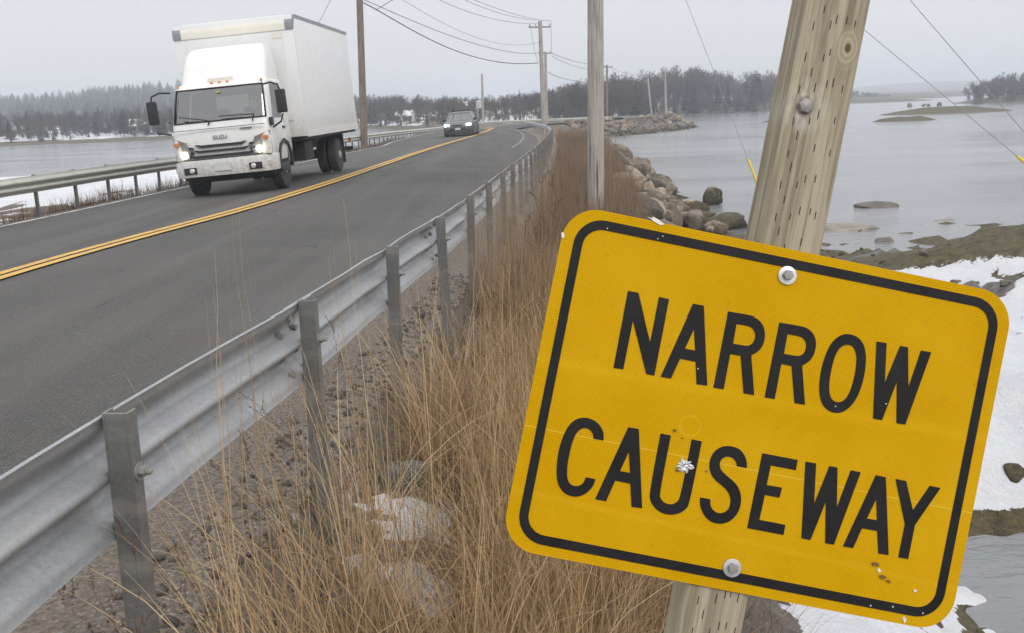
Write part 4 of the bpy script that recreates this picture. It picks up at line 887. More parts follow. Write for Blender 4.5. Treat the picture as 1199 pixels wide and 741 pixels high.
# --- box truck
truck = empty('box_truck'); tag(truck, 'white cab-over box truck with lit headlights driving towards the viewer', 'truck')
def cabring(z, yf, w, yb, rc):
    P = []
    for k_ in range(9): P.append((-w + rc + (2 * w - 2 * rc) * k_ / 8, yf + .035 * abs(k_ / 8 * 2 - 1) ** 2, z))   # front 0..8 (left to right)
    for k_ in range(1, 5): a = rad(-90 + 90 * k_ / 5); P.append((w - rc + rc * math.cos(a), yf + .035 + rc + rc * math.sin(a), z))
    for yy in (yf + .035 + rc, yf + .035 + rc + .12, yf + .035 + rc + .86, yb - .05): P.append((w, yy, z))
    P += [(w - .03, yb, z), (-w + .03, yb, z)]
    for yy in (yb - .05, yf + .035 + rc + .86, yf + .035 + rc + .12, yf + .035 + rc): P.append((-w, yy, z))
    for k_ in range(4, 0, -1): a = rad(-90 + 90 * k_ / 5); P.append((-(w - rc + rc * math.cos(a)), yf + .035 + rc + rc * math.sin(a), z))
    return P
lv = [cabring(z, yf, w, 1.62, rc) for z, yf, w, rc in ((.52, .10, .97, .14), (.80, .03, 1.0, .15), (1.10, .04, 1.01, .15), (1.36, .09, 1.0, .15), (1.44, .115, .995, .15), (1.48, .13, .993, .15), (1.98, .32, .955, .14), (2.14, .395, .935, .14), (2.19, .44, .92, .13), (2.24, .56, .86, .12))]
front = set((l, i) for l in (5, 6) for i in list(range(0, 8)) + [8, 9, 25 + 2, 25 + 1, 25, 26, 27] if i < len(lv[0]))
nring = len(lv[0])
front = set((l, i) for l in (5, 6) for i in list(range(0, 8)) + [8, 9, nring - 1, nring - 2])
sideR = {(l, i) for l in (4, 5, 6) for i in (14,)}; sideL = {(l, i) for l in (4, 5, 6) for i in (20,)}
# wheel arch cut and door are marked on the shell
cab = shell(lv, front | sideR | sideL, 'cab', M['truckwhite'], truck, th=.025)
panes(lv, front, 'windscreen', M['wind'], truck); panes(lv, sideR, 'side_window', M['wind'], truck); panes(lv, sideL, 'side_window', M['wind'], truck)
m = MB()                                             # black rubber surround of the windscreen
for l, sg in ((5, 1), (7, -1)):
    P = [Vector(lv[l][i]) + Vector((0, -.004, .012 * sg)) for i in [nring - 2, nring - 1] + list(range(0, 11))]; m.tube(P, .016, 6)
for i, j in ((nring - 2, 1), (10, -1)):
    P = [Vector(lv[l][i]) + Vector((0, -.004, 0)) for l in (5, 6, 7)]; m.tube(P, .017, 6)
m.build('windscreen_seal', M['black'], truck, smooth=True)
# door seams and handles
for sx_ in (1, -1):
    m = MB()
    for yy in (.345, 1.20):
        m.box(sx_ * .992 - .012, sx_ * .992 + .012, yy - .006, yy + .006, .62, 1.42)
    m.box(sx_ * .994 - .012, sx_ * .994 + .012, .34, 1.2, .60, .615); do = m.build('door', M['black'], truck)
    h_ = MB(); h_.box(sx_ * 1.01 - .015, sx_ * 1.01 + .02, 1.0, 1.15, 1.22, 1.27); h_.build('handle', M['black'], do, bevel=.008)
    m = MB(); m.box(sx_ * .93 - .1, sx_ * .93 + .09, .55, 1.15, .36, .54); m.build('step', M['black'], truck, bevel=.02)
    m = MB(); T = Matrix.Translation((sx_ * .9, .86, 0)); m.prism([(.50, .0), (.46, .30), (.30, .50), (0, .58), (-.30, .50), (-.46, .30), (-.5, 0), (-.44, 0), (-.40, .26), (-.26, .44), (0, .51), (.26, .44), (.40, .26), (.44, 0)], -.02, .13, Matrix.Translation((sx_ * .91, .92, .44)) @ Matrix.Rotation(rad(90), 4, 'Z') @ Matrix.Rotation(rad(90), 4, 'X') if sx_ > 0 else Matrix.Translation((sx_ * .91 - .11, .92, .44)) @ Matrix.Rotation(rad(90), 4, 'Z') @ Matrix.Rotation(rad(90), 4, 'X')); m.build('wheel_arch', M['black'], truck)
# grille: three dark slots with white bars in a V
gr = MB()
for z0, z1, xw in ((1.00, 1.045, .42), (.905, .945, .47), (.80, .85, .58)):
    P = [(-xw - .1, z1 + .02), (-xw, z0 + .0), (xw, z0), (xw + .1, z1 + .02), (xw - .02, z1), (-xw + .02, z1)]
    gr.prism(P, -.01, .03, Matrix.Translation((0, .028, 0)) @ Matrix.Rotation(rad(90), 4, 'X'))
for sx_ in (-1, 1):
    for z in (.975, .89): gr.prism([(sx_ * .56, z), (sx_ * .68, z + .012), (sx_ * .68, z + .052), (sx_ * .58, z + .045)], -.01, .03, Matrix.Translation((0, .028, 0)) @ Matrix.Rotation(rad(90), 4, 'X'))
g_ = gr.build('grille', M['black'], truck)
bp = MB(); bp.box(-.34, .34, .0, .03, .86, .9); 
# bumper
b = MB(); b.prism([(-1.02, .18), (-.96, .02), (-.80, -.05), (0, -.075), (.80, -.05), (.96, .02), (1.02, .18), (1.02, .5), (.93, .5), (.93, .2), (-.93, .2), (-.93, .5), (-1.02, .5)], .44, .76); bu = b.build('bumper', M['truckwhite'], truck, bevel=.018)
for sx_ in (-1, 1):
    m = MB(); m.box(sx_ * .66 - .13, sx_ * .66 + .13, -.075, -.03, .50, .63); m.build('fog_lamp_recess', M['black'], bu, bevel=.01)
    m = MB(); m.lathe([(.05, 0), (.05, .02), (.035, .03), (0, .032)], Matrix.Translation((sx_ * .62, -.075, .565)) @ Matrix.Rotation(rad(90), 4, 'X'), 16); m.build('fog_lamp', M['lens'], bu)
    m = MB(); m.box(sx_ * .9 - .07, sx_ * .9 + .07, -.045 + .03, .06, .55, .64); m.build('turn_signal', M['lens'], bu)
m = MB(); m.box(-.17, .17, -.095, -.083, .53, .68); m.build('licence_plate', M['plate'], bu)
# head lamps
for sx_ in (-1, 1):
    m = MB(); P = [(sx_ * .985, .78), (sx_ * .66, .80), (sx_ * .62, .93), (sx_ * .70, 1.12), (sx_ * .985, 1.22)]
    vs_ = [(x, (.012 if abs(x) < .9 else .16) - .018, z) for x, z in P] + [(x, (.012 if abs(x) < .9 else .16) + .06, z) for x, z in P]
    m.add(vs_, [(0, 1, 2, 3, 4), (9, 8, 7, 6, 5)] + [(i, (i + 1) % 5, 5 + (i + 1) % 5, 5 + i) for i in range(5)]); hl = m.build('headlight', M['lensgrey'], truck, auto=.4)
    m = MB(); m.lathe([(.07, 0), (.066, .02), (.04, .034), (0, .038)], Matrix.Translation((sx_ * .765, .01, .88)) @ Matrix.Rotation(rad(90), 4, 'X'), 24); m.build('bulb', M['head'], hl, smooth=True)
    m = MB(); m.box(sx_ * .90 - .05, sx_ * .90 + .05, .0, .10, 1.06, 1.13, 0); m.build('indicator', M['amber'], hl, bevel=.01)
m = MB(); m.box(-.93, .93, .022, .045, 1.345, 1.357); m.box(-1.0, 1.0, -.01, .05, .762, .775); m.build('panel_gap', M['black'], truck)
# wipers
for x0, x1, z1 in ((-.78, -.18, 1.50), (.02, .72, 1.55)):
    m = MB(); m.tube([(x0, .085, 1.62 if x0 < -.5 else 1.57), ((x0 + x1) / 2, .10, 1.56), (x1, .10, z1)], .012, 6); m.tube([(x1, .10, z1), (x1 - .04, .09, 1.42)], .014, 6); m.build('wiper', M['black'], truck)
# marker lamps
for x in (-.16, 0, .16, -.86, .86):
    m = MB(); m.lathe([(.03, 0), (.028, .025), (.012, .038), (0, .04)], Matrix.Translation((x, .50 if abs(x) < .5 else .47, 2.215 if abs(x) < .5 else 2.19)), 12); m.build('marker_lamp', M['amber'], truck)
m = MB(); m.box(-.26, .26, .56, .72, 2.23, 2.33); m.build('lamp_base', M['cream'], truck, bevel=.02)
# mirrors
for sx_ in (-1, 1):
    m = MB(); m.tube([(sx_ * .95, .28, 2.10), (sx_ * 1.12, .16, 2.12), (sx_ * 1.27, .12, 2.06), (sx_ * 1.30, .12, 1.95)], .018, 8)
    if sx_ > 0: m.tube([(1.30, .12, 1.5), (1.24, .14, 1.36), (1.04, .22, 1.26)], .018, 8)
    mr_ = m.build('mirror', M['black'], truck, smooth=True); q = MB(); q.box(sx_ * 1.30 - .10, sx_ * 1.30 + .10, .08, .17, 1.52, 1.97); q.build('mirror_housing', M['black'], mr_, bevel=.035, seg=3)
m = MB(); m.tube([(-1.02, .2, 1.30), (-1.25, .1, 1.36), (-1.26, .1, 1.38)], .02, 8); m.build('lower_mirror_arm', M['black'], truck)
m = MB(); m.box(.99, 1.05, .16, .3, 1.30, 1.46); m.build('side_mirror_mount', M['black'], truck, bevel=.01)
# fairing over the cab
fr = []
for z, yf, w, yb in ((2.215, .62, .80, 1.6), (2.5, .78, .79, 1.62), (2.8, .98, .755, 1.63), (2.93, 1.12, .71, 1.64), (2.965, 1.28, .64, 1.62)):
    P = []; rc = .16
    for k_ in range(7): P.append((-w + rc + (2 * w - 2 * rc) * k_ / 6, yf + .03 * abs(k_ / 6 * 2 - 1) ** 2, z))
    for k_ in range(1, 5): a = rad(-90 + 90 * k_ / 5); P.append((w - rc + rc * math.cos(a), yf + .03 + rc + rc * math.sin(a), z))
    P += [(w, yf + .25, z), (w, yb, z), (-w, yb, z), (-w, yf + .25, z)]
    for k_ in range(4, 0, -1): a = rad(-90 + 90 * k_ / 5); P.append((-(w - rc + rc * math.cos(a)), yf + .03 + rc + rc * math.sin(a), z))
    fr.append(P)
shell(fr, set(), 'roof_fairing', M['truckwhite'], truck)
# interior and driver
m = MB(); m.box(-.92, .92, .3, .55, .9, 1.46); m.build('dashboard', M['darkint'], truck, bevel=.05)
m = MB(); m.box(-.93, .93, 1.38, 1.52, .6, 2.08); m.build('cab_back_wall', M['greyint'], truck)
m = MB(); m.box(-.42, .28, 1.365, 1.378, 1.62, 1.98); m.build('rear_window', M['lens'], truck)
for sx_ in (-1, 1): m = MB(); m.box(sx_ * .48 - .27, sx_ * .48 + .27, 1.1, 1.33, .8, 1.72); m.box(sx_ * .48 - .27, sx_ * .48 + .27, .75, 1.09, .8, 1.05); m.build('seat', M['darkint'], truck, bevel=.05)
m = MB(); T = Matrix.Translation((.48, .62, 1.40)) @ Matrix.Rotation(rad(-58), 4, 'X'); P = [T @ Vector((.22 * math.cos(a), .22 * math.sin(a), 0)) for a in np.linspace(0, 2 * math.pi, 29)]; m.tube(P, .016, 6, caps=False); m.tube([T @ Vector((-.2, 0, 0)), T @ Vector((.2, 0, 0))], .014, 6); m.tube([T @ Vector((0, 0, 0)), T @ Vector((0, -.1, -.3))], .03, 6); m.build('steering_wheel', M['black'], truck)
# the box
bx = empty('cargo'); bx.parent = truck
Bw, B0, B1, Bz0, Bz1 = 1.22, 1.86, 7.55, .96, 3.38
m = MB(); m.box(-Bw, Bw, B0, B1, Bz0, Bz1 - .02); box = m.build('box', M['boxwhite'], truck, bevel=.02); bpy.data.objects.remove(bx)
m = MB(); rr_ = .20; prof = [(B0 - .02 + rr_, Bz1)] + [(B0 - .02 + rr_ - rr_ * math.sin(rad(a)), Bz1 - rr_ + rr_ * math.cos(rad(a))) for a in range(15, 91, 15)] + [(B0 - .02, Bz1 - .30), (B0 + .02, Bz1 - .30), (B0 + .2, Bz1 - .05)]
T = Matrix.Rotation(rad(90), 4, 'Z') @ Matrix.Rotation(rad(90), 4, 'X')
def yz_prism(prof, x0, x1): return [(x, y, z) for x in (x0, x1) for y, z in prof]
def add_yz(m, prof, x0, x1): n = len(prof); m.add(yz_prism(prof, x0, x1), [tuple(range(n)), tuple(range(n, 2 * n))[::-1]] + [(i, n + i, n + (i + 1) % n, (i + 1) % n) for i in range(n)])
add_yz(m, prof, -Bw + .16, Bw - .16); m.build('roof_cap', M['cream'], box, auto=.5)
for sx_ in (-1, 1):
    m = MB(); add_yz(m, [(y - (.004 if y < B0 + .1 else 0), z + .003) for y, z in prof], min(sx_ * (Bw + .006), sx_ * (Bw - .158)), max(sx_ * (Bw + .006), sx_ * (Bw - .158))); m.build('corner_cap', M['capgrey'], box, auto=.5)
    m = MB(); m.box(sx_ * (Bw + .003) - .006, sx_ * (Bw + .003) + .006, B0 + .25, B1, Bz1 - .07, Bz1 - .0); m.build('top_rail', M['capgrey'], box)
    m = MB(); m.box(sx_ * (Bw + .004) - .006, sx_ * (Bw + .004) + .006, B0 + .02, B1, Bz0 - .02, Bz0 + .13); m.build('bottom_rail', M['boxwhite'], box)
    m = MB()
    for z in np.arange(Bz0 + .2, Bz1 - .35, .09): m.lathe([(.011, 0), (.007, .005), (0, .005)], Matrix.Translation((sx_ * (Bw + .001), B0 + .06, z)) @ Matrix.Rotation(rad(90 * sx_), 4, 'Y'), 6)
    for z in (): pass
    m.build('rivets', M['capgrey'], box)
    for yy in np.arange(B0 + .62, B1, .62): m = MB(); m.box(sx_ * (Bw + .001) - .0015, sx_ * (Bw + .001) + .0015, yy - .012, yy + .012, Bz0 + .13, Bz1 - .07); m.build('panel_seam', M['boxwhite'], box)
m = MB(); m.box(-.98, .98, B0 - .018, B0 - .006, 1.3, 3.02); m.build('front_panel', M['boxwhite'], box)
m = MB(); m.box(.78, .98, B0 - .028, B0 - .02, 2.93, 3.04); m.build('sticker', M['cream'], box)
# chassis, tanks, wheels
m = MB(); m.box(-.42, -.34, .6, 7.4, .62, .86); m.box(.34, .42, .6, 7.4, .62, .86)
for y in (2, 3, 4, 5, 6, 7.2): m.box(-.34, .34, y, y + .08, .65, .83)
m.box(-1.15, 1.15, B0 + .1, B1 - .05, .88, .97); m.build('frame', M['chassis'], truck)
m = MB(); m.box(-.9, .9, .42, 1.4, .30, .58); m.build('engine_underside', M['chassis'], truck, bevel=.05)
m = MB(); m.box(.5, 1.0, 2.4, 3.2, .45, .85); m.build('fuel_tank', M['chassis'], truck, bevel=.05)
m = MB(); m.box(-1.0, -.5, 2.2, 3.0, .45, .85); m.build('battery_box', M['chassis'], truck, bevel=.03)
m = MB(); m.box(-1.05, 1.05, 7.35, 7.45, .42, .52); m.box(-.6, -.52, 7.35, 7.45, .5, .9); m.box(.52, .6, 7.35, 7.45, .5, .9); m.build('underride_bar', M['black'], truck)
m = MB(); m.lathe([(.42 * .15, -.9), (.06, .9)], Matrix.Translation((0, 5.45, .42)) @ Matrix.Rotation(rad(90), 4, 'Y'), 10); m.lathe([(.06, -.8), (.06, .8)], Matrix.Translation((0, .92, .40)) @ Matrix.Rotation(rad(90), 4, 'Y'), 10); m.build('axle', M['chassis'], truck)
for sx_ in (-1, 1):
    wheel(truck, sx_ * .86, .92, .40, .40, .22, sx_)
    wheel(truck, sx_ * .98, 5.45, .40, .40, .21, sx_); wheel(truck, sx_ * .72, 5.45, .40, .40, .21, sx_)
    m = MB(); m.box(sx_ * .85 - .26, sx_ * .85 + .26, 5.98, 6.0, .18, .9); m.build('mud_flap', M['black'], truck)
    m = MB(); m.box(sx_ * .98 - .03, sx_ * .98 + .03, 7.44, 7.5, .62, .74); m.build('tail_lamp', M['amber'], truck)
def text(s_, size, loc, parent, name, mat, rot=(rad(90), 0, 0), ext=.003, sx_=1.0):
    cu = bpy.data.curves.new(name, 'FONT'); cu.body = s_; cu.size = size; cu.align_x = 'CENTER'; cu.extrude = ext; cu.offset = size * .012
    o = bpy.data.objects.new('tmp', cu); COL.objects.link(o); bpy.context.view_layer.update()
    me = bpy.data.meshes.new_from_object(o.evaluated_get(bpy.context.evaluated_depsgraph_get())); bpy.data.objects.remove(o); me.materials.clear()
    g = link_mesh(name, me, mat, parent); g.location = loc; g.rotation_euler = rot; g.scale = (sx_, 1, 1); return g
text('ISUZU', .105, (0, .026, 1.085), truck, 'lettering', M['letter'], sx_=1.5)
m = MB(); m.box(.42, .66, .045, .06, 1.29, 1.315); m.build('badge', M['letter'], truck)
m = MB(); m.box(-.045, .045, .33, .335, 2.02, 2.06); m.build('inspection_sticker', M['sticker_y'] if 'sticker_y' in M else M['amber'], truck); 
TX, TY = at(265, 200, 19.4)[0], 19.4
tz_c = float(yZ(19.9)) - .11; truck.location = (TX, TY, float(yZ(20)) - .10); truck.rotation_euler = (rad(.2), rad(-3.6), rad(-2.0)); truck.scale = (1.04, 1.04, 1.04)
bpy.context.view_layer.update()
for o in list(truck.children):
    n_ = o.name.split('.')[0]
    if n_ in ('box', 'frame', 'underride_bar', 'mud_flap', 'tail_lamp', 'axle', 'fuel_tank', 'battery_box'): continue
    if n_ == 'wheel':
        if min(v.co.y for v in o.data.vertices) < 2: o.scale = (.95, 1, 1)
        continue
    o.scale = (.94 if n_ != 'roof_fairing' else 1.04, 1, .955)

# driver: one skinned body, seated
def skin_body(name, joints, edges, radii, mat, parent, sub=2):
    me = bpy.data.meshes.new(name); me.from_pydata(joints, edges, []); o = bpy.data.objects.new(name, me); COL.objects.link(o)
    sk = o.modifiers.new('s', 'SKIN'); su = o.modifiers.new('u', 'SUBSURF'); su.levels = su.render_levels = sub
    for i, r_ in enumerate(radii): me.skin_vertices[0].data[i].radius = r_ if isinstance(r_, tuple) else (r_, r_)
    me.skin_vertices[0].data[0].use_root = True
    bpy.context.view_layer.update(); m2 = bpy.data.meshes.new_from_object(o.evaluated_get(bpy.context.evaluated_depsgraph_get())); bpy.data.objects.remove(o)
    m2.materials.clear(); m2.name = name; return link_mesh(name, m2, mat, parent, smooth=True)
drv = empty('person'); tag(drv, 'driver in dark jacket holding the steering wheel behind the truck windscreen', 'person')
J = [(0, .98, 1.08), (0, 1.0, 1.25), (0, 1.0, 1.42), (0, .98, 1.55), (0, .96, 1.63), (-.19, .98, 1.52), (.19, .98, 1.52), (-.25, .84, 1.34), (.25, .84, 1.34), (-.17, .64, 1.42), (.17, .64, 1.42), (-.1, .8, 1.06), (.1, .8, 1.06), (-.13, .55, 1.05), (.13, .55, 1.05)]
E_ = [(0, 1), (1, 2), (2, 3), (3, 4), (3, 5), (3, 6), (5, 7), (6, 8), (7, 9), (8, 10), (0, 11), (0, 12), (11, 13), (12, 14)]
Rd = [(.17, .12), (.16, .11), (.17, .12), (.1, .08), (.06, .06), .075, .075, .05, .05, .035, .035, .09, .09, .07, .07]
body = skin_body('body', J, E_, Rd, M['jacket'], drv)
hm = MB(); hm.lathe([(0, -.125), (.045, -.115), (.068, -.07), (.078, -.01), (.08, .04), (.07, .085), (.04, .115), (0, .125)], Matrix.Translation((0, .94, 1.74)) @ Matrix.Scale(1.15, 4, (0, 1, 0)), 20); hd_ = hm.build('head', M['skin'], drv, smooth=True)
nm = MB(); nm.prism([(-.012, -.02), (.012, -.02), (.004, .03), (-.004, .03)], 0, .025, Matrix.Translation((0, .858, 1.73)) @ Matrix.Rotation(rad(90), 4, 'X')); nm.build('nose', M['skin'], hd_, bevel=.004)
for sx_ in (-1, 1):
    q = MB(); q.lathe([(.011, 0), (.008, .006), (0, .008)], Matrix.Translation((sx_ * .03, .862, 1.755)) @ Matrix.Rotation(rad(90), 4, 'X'), 10); q.build('eye', M['black'], hd_)
    q = MB(); q.lathe([(.02, -.006), (.028, 0), (.02, .006)], Matrix.Translation((sx_ * .082, .95, 1.735)) @ Matrix.Rotation(rad(90), 4, 'Y'), 12); q.build('ear', M['skin'], hd_)
    hq = skin_body('hand', [(0, 0, 0), (0, -.06, .02), (-.03, -.09, 0), (-.01, -.10, -.01), (.01, -.10, -.01), (.03, -.09, -.01), (.05, -.04, .02), (-.03, -.10, -.03), (-.01, -.11, -.04), (.01, -.11, -.04), (.03, -.10, -.035)], [(0, 1), (1, 2), (1, 3), (1, 4), (1, 5), (0, 6), (2, 7), (3, 8), (4, 9), (5, 10)], [(.03, .018), (.035, .016)] + [.009] * 9, M['skin'], drv, 1); hq.location = (sx_ * .17, .63, 1.43)
q = MB(); q.lathe([(.083, .0), (.086, .04), (.076, .09), (.045, .122), (0, .133)], Matrix.Translation((0, .955, 1.745)) @ Matrix.Scale(1.15, 4, (0, 1, 0)), 20); q.build('hair', M['hair'], drv, smooth=True)
bpy.context.view_layer.update()
drv.matrix_world = truck.matrix_world @ Matrix.Translation((.45, .02, -.06))

# --- dark green crossover car
M['carpaint'] = paint('dark_green_car_paint', (.12, .14, .138), .25, .08, .35, dirt=(.2, .6, (.13, .125, .11)))
M['cladding'] = paint('black_cladding', (.03, .03, .031), .6)
suv = empty('car'); tag(suv, 'dark green crossover with roof rails and lit headlights coming round the curve', 'car')
def carring(z, yf, w, yb, rc, bow=.08):
    P = []
    for k_ in range(7): P.append((-w + rc + (2 * w - 2 * rc) * k_ / 6, yf + bow * abs(k_ / 6 * 2 - 1) ** 2, z))
    for k_ in range(1, 4): a = rad(-90 + 90 * k_ / 4); P.append((w - rc + rc * math.cos(a), yf + bow + rc + rc * math.sin(a), z))
    L_ = yb - yf
    for f in (.12, .38, .42, .66, .70, .92): P.append((w * (1 if f < .9 else .97), yf + bow + rc + (L_ - bow - rc - .1) * f, z))
    P += [(w - .12, yb, z), (-w + .12, yb, z)]
    for f in (.92, .70, .66, .42, .38, .12): P.append((-w * (1 if f < .9 else .97), yf + bow + rc + (L_ - bow - rc - .1) * f, z))
    for k_ in range(3, 0, -1): a = rad(-90 + 90 * k_ / 4); P.append((-(w - rc + rc * math.cos(a)), yf + bow + rc + rc * math.sin(a), z))
    return P
lvb = [carring(z, yf, w, yb, rc, bw) for z, yf, w, yb, rc, bw in ((.24, .12, .84, 4.35, .2, .1), (.45, .0, .91, 4.5, .22, .12), (.70, .0, .92, 4.52, .22, .12), (.86, .06, .92, 4.5, .22, .12), (.98, .25, .91, 4.48, .22, .1), (1.05, .8, .88, 4.45, .15, .05))]
shell(lvb, set(), 'body', M['carpaint'], suv)
lvg = [carring(z, yf, w, yb, rc, bw) for z, yf, w, yb, rc, bw in ((1.03, 1.05, .85, 4.42, .12, .05), (1.08, 1.12, .84, 4.40, .12, .05), (1.48, 1.78, .69, 4.05, .12, .05), (1.56, 1.95, .66, 3.95, .12, .05), (1.60, 2.3, .55, 3.7, .12, .05))]
ng = len(lvg[0]); ws = {(1, i) for i in range(0, 6)} | {(1, 6), (1, ng - 1)}; sw = {(1, i) for i in (10, 12, 14)} ; sw2 = {(1, ng - 3 - i) for i in (2, 4, 6)} 
shell(lvg, ws | sw | sw2, 'cabin', M['carpaint'], suv, th=.02)
M['carglass'] = glass('car_glass', (.30, .36, .36), .22)
panes(lvg, ws, 'windscreen', M['carglass'], suv); panes(lvg, sw, 'side_window', M['carglass'], suv); panes(lvg, sw2, 'side_window', M['carglass'], suv)
m = MB(); m.box(-.62, .62, 2.0, 3.6, .9, 1.15); m.box(-.6, -.1, 2.4, 2.6, 1.1, 1.5); m.box(.1, .6, 2.4, 2.6, 1.1, 1.5); m.build('seats', M['darkint'], suv, bevel=.05)
m = MB(); m.box(-.62, .62, -.03, .1, .28, .46); m.box(-.5, .5, -.04, .1, .52, .66); m.box(-.30, .30, -.02, .12, .75, .81); m.build('grille', M['cladding'], suv, bevel=.02)
m = MB(); m.box(-.17, .17, -.06, -.045, .52, .64); m.build('licence_plate', M['plate'], suv)
for sx_ in (-1, 1):
    m = MB(); m.prism([(sx_ * .86, .73), (sx_ * .46, .76), (sx_ * .48, .87), (sx_ * .87, .92)], 0, .1, Matrix.Translation((0, .16, 0)) @ Matrix.Rotation(rad(90), 4, 'X')); h_ = m.build('headlight', M['lens'], suv)
    m = MB(); m.box(sx_ * .67 - .15, sx_ * .67 + .15, .035, .062, .77, .875); m.build('bulb', M['headw'], h_, bevel=.012)
    m = MB(); m.box(sx_ * .68 - .14, sx_ * .68 + .14, .02, .12, .42, .56); m.build('fog_lamp_recess', M['cladding'], suv, bevel=.02)
    m = MB(); m.tube([(sx_ * .60, 1.95, 1.60), (sx_ * .62, 2.1, 1.66), (sx_ * .62, 3.6, 1.66), (sx_ * .60, 3.8, 1.60)], .022, 6); m.build('roof_rail', M['black'], suv)
    m = MB(); m.box(sx_ * .98 - .11, sx_ * .98 + .11, 1.42, 1.55, 1.04, 1.2); m.build('mirror', M['black'], suv, bevel=.03)
    for y in (.85, 3.55):
        wheel(suv, sx_ * .82, y, .35, .35, .22, sx_, rimmat='capgrey')
        m = MB(); m.prism([(.44, -.05), (.40, .22), (.27, .38), (0, .44), (-.27, .38), (-.40, .22), (-.44, -.05)], 0, .03, Matrix.Translation((sx_ * .905 - (.03 if sx_ < 0 else 0), y, .33)) @ Matrix.Rotation(rad(90), 4, 'Z') @ Matrix.Rotation(rad(90), 4, 'X')); m.build('wheel_arch', M['cladding'], suv)
    m = MB(); m.box(sx_ * .90 - .03, sx_ * .90 + .03, 1.3, 3.1, .25, .38); m.build('sill', M['cladding'], suv)
m = MB(); m.box(-.55, .55, 2.0, 2.06, 1.64, 1.68); m.box(-.55, .55, 3.2, 3.26, 1.64, 1.68); m.build('crossbar', M['black'], suv)
sp = at(536.5, 150, 61.5); suv.location = (sp[0], 61.5, float(yZ(63)) - .14); suv.rotation_euler = (0, rad(-2.6), rad(-4))

# ------------------------------------------------------------------ dry grass and weeds
def blades(name, base, az, length, bend0, bend, width, S, mat, label, cat='grass', wander=.25, shade=None, parent=None, kind='stuff'):
    n = len(base); base = np.asarray(base, float); t = np.linspace(0, 1, S + 1); rn = RNG
    seg = (length / S)[:, None]; tm = (t[:-1] + t[1:]) / 2
    th = bend0[:, None] + bend[:, None] * tm[None] ** 1.6 + rn.normal(0, .04, (n, S))
    a = az[:, None] + np.cumsum(rn.normal(0, wander / S, (n, S)), 1)
    dx = np.sin(th) * np.cos(a) * seg; dy = np.sin(th) * np.sin(a) * seg; dz = np.cos(th) * seg
    P = np.zeros((n, S + 1, 3)); P[:, 0] = base
    P[:, 1:, 0] = base[:, 0:1] + np.cumsum(dx, 1); P[:, 1:, 1] = base[:, 1:2] + np.cumsum(dy, 1); P[:, 1:, 2] = base[:, 2:3] + np.cumsum(dz, 1)
    wa = az + math.pi / 2 + rn.uniform(-.9, .9, n); W = np.stack([np.cos(wa), np.sin(wa), np.zeros(n)], -1)[:, None, :] * (width[:, None] / 2 * np.clip(1.05 - t[None] ** 1.7, .12, 1))[..., None]
    V = np.stack([P - W, P + W], 2).reshape(-1, 3)
    i = np.arange(n)[:, None] * (S + 1) * 2 + np.arange(S)[None] * 2
    Q = np.stack([i, i + 1, i + 3, i + 2], -1).reshape(-1, 4)
    c = rn.beta(2, 2, n) if shade is None else shade
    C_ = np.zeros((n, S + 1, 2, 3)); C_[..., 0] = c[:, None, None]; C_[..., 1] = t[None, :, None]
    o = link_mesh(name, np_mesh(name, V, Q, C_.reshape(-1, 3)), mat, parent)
    return tag(o, label, cat, kind=kind)
def GZv(x, y): return ground(np.asarray(x, float)[None], np.asarray(y, float)[None])[0]
def scatter(n, y0, y1, u0_, u1_, py=1.0):
    y = y0 + (y1 - y0) * RNG.random(n) ** py; sw_ = np.interp(y, [0, 3, 6, 12, 25, 60, 90], [1.15, 1.25, 1.6, 1.95, 2.35, 2.7, 2.9]); u = u0_ + RNG.random(n) * (np.minimum(u1_, sw_) - u0_) if np.isscalar(u1_) else None
    return railX(y) + u, y
def nearsnow(x, y):
    m_ = np.zeros(len(x), bool)
    for sx0, sy0, sr in ((-.50, 3.95, .26), (-.42, 3.5, .2), (-.62, 3.0, .1), (-.34, 3.15, .12), (-.3, 6.0, .15)): m_ |= np.hypot(x - sx0, (y - sy0) / 1.3) < sr * 1.35
    return m_
def tufts(nt, y0, y1, u0_, u1_, per, spread, py=1.0):
    x, y = scatter(nt, y0, y1, u0_, u1_, py); k_ = RNG.poisson(per, nt); ix = np.repeat(np.arange(nt), k_)
    bad = nearsnow(x, y) & (RNG.random(nt) < .9); k_ = np.where(bad, 0, k_); ix = np.repeat(np.arange(nt), k_); bx_ = x[ix] + RNG.normal(0, spread, len(ix)); by_ = y[ix] + RNG.normal(0, spread, len(ix)); return bx_, by_, ix, RNG.random(nt)
# 1 dense pale straw between the rail and the sign
bx_, by_, ix, tr_ = tufts(620, 2.35, 10.5, .28, 9, 50, .085, 1.15); n = len(bx_)
u_ = bx_ - railX(by_); hgt = RNG.normal(.68, .16, n).clip(.25, 1.1) * (.8 + .35 * tr_[ix]) * np.clip(.42 + u_ * .75, .5, 1.15) * np.interp(by_, [2.5, 3.2, 4], [.75, .9, 1])
blades('dry_grass', np.stack([bx_, by_, GZv(bx_, by_) - .02], -1), RNG.uniform(0, 6.28, n), hgt, np.abs(RNG.normal(0, .26, n)), RNG.gamma(1.5, .5, n).clip(0, 2.4), RNG.gamma(5, .00055, n).clip(.0014, .006), 7, M['grass'], 'dense pale straw grass between the near guardrail and the sign', wander=.5, shade=np.clip(RNG.beta(1.3, 1.5, n) * .75 + tr_[ix] * .3, 0, 1))
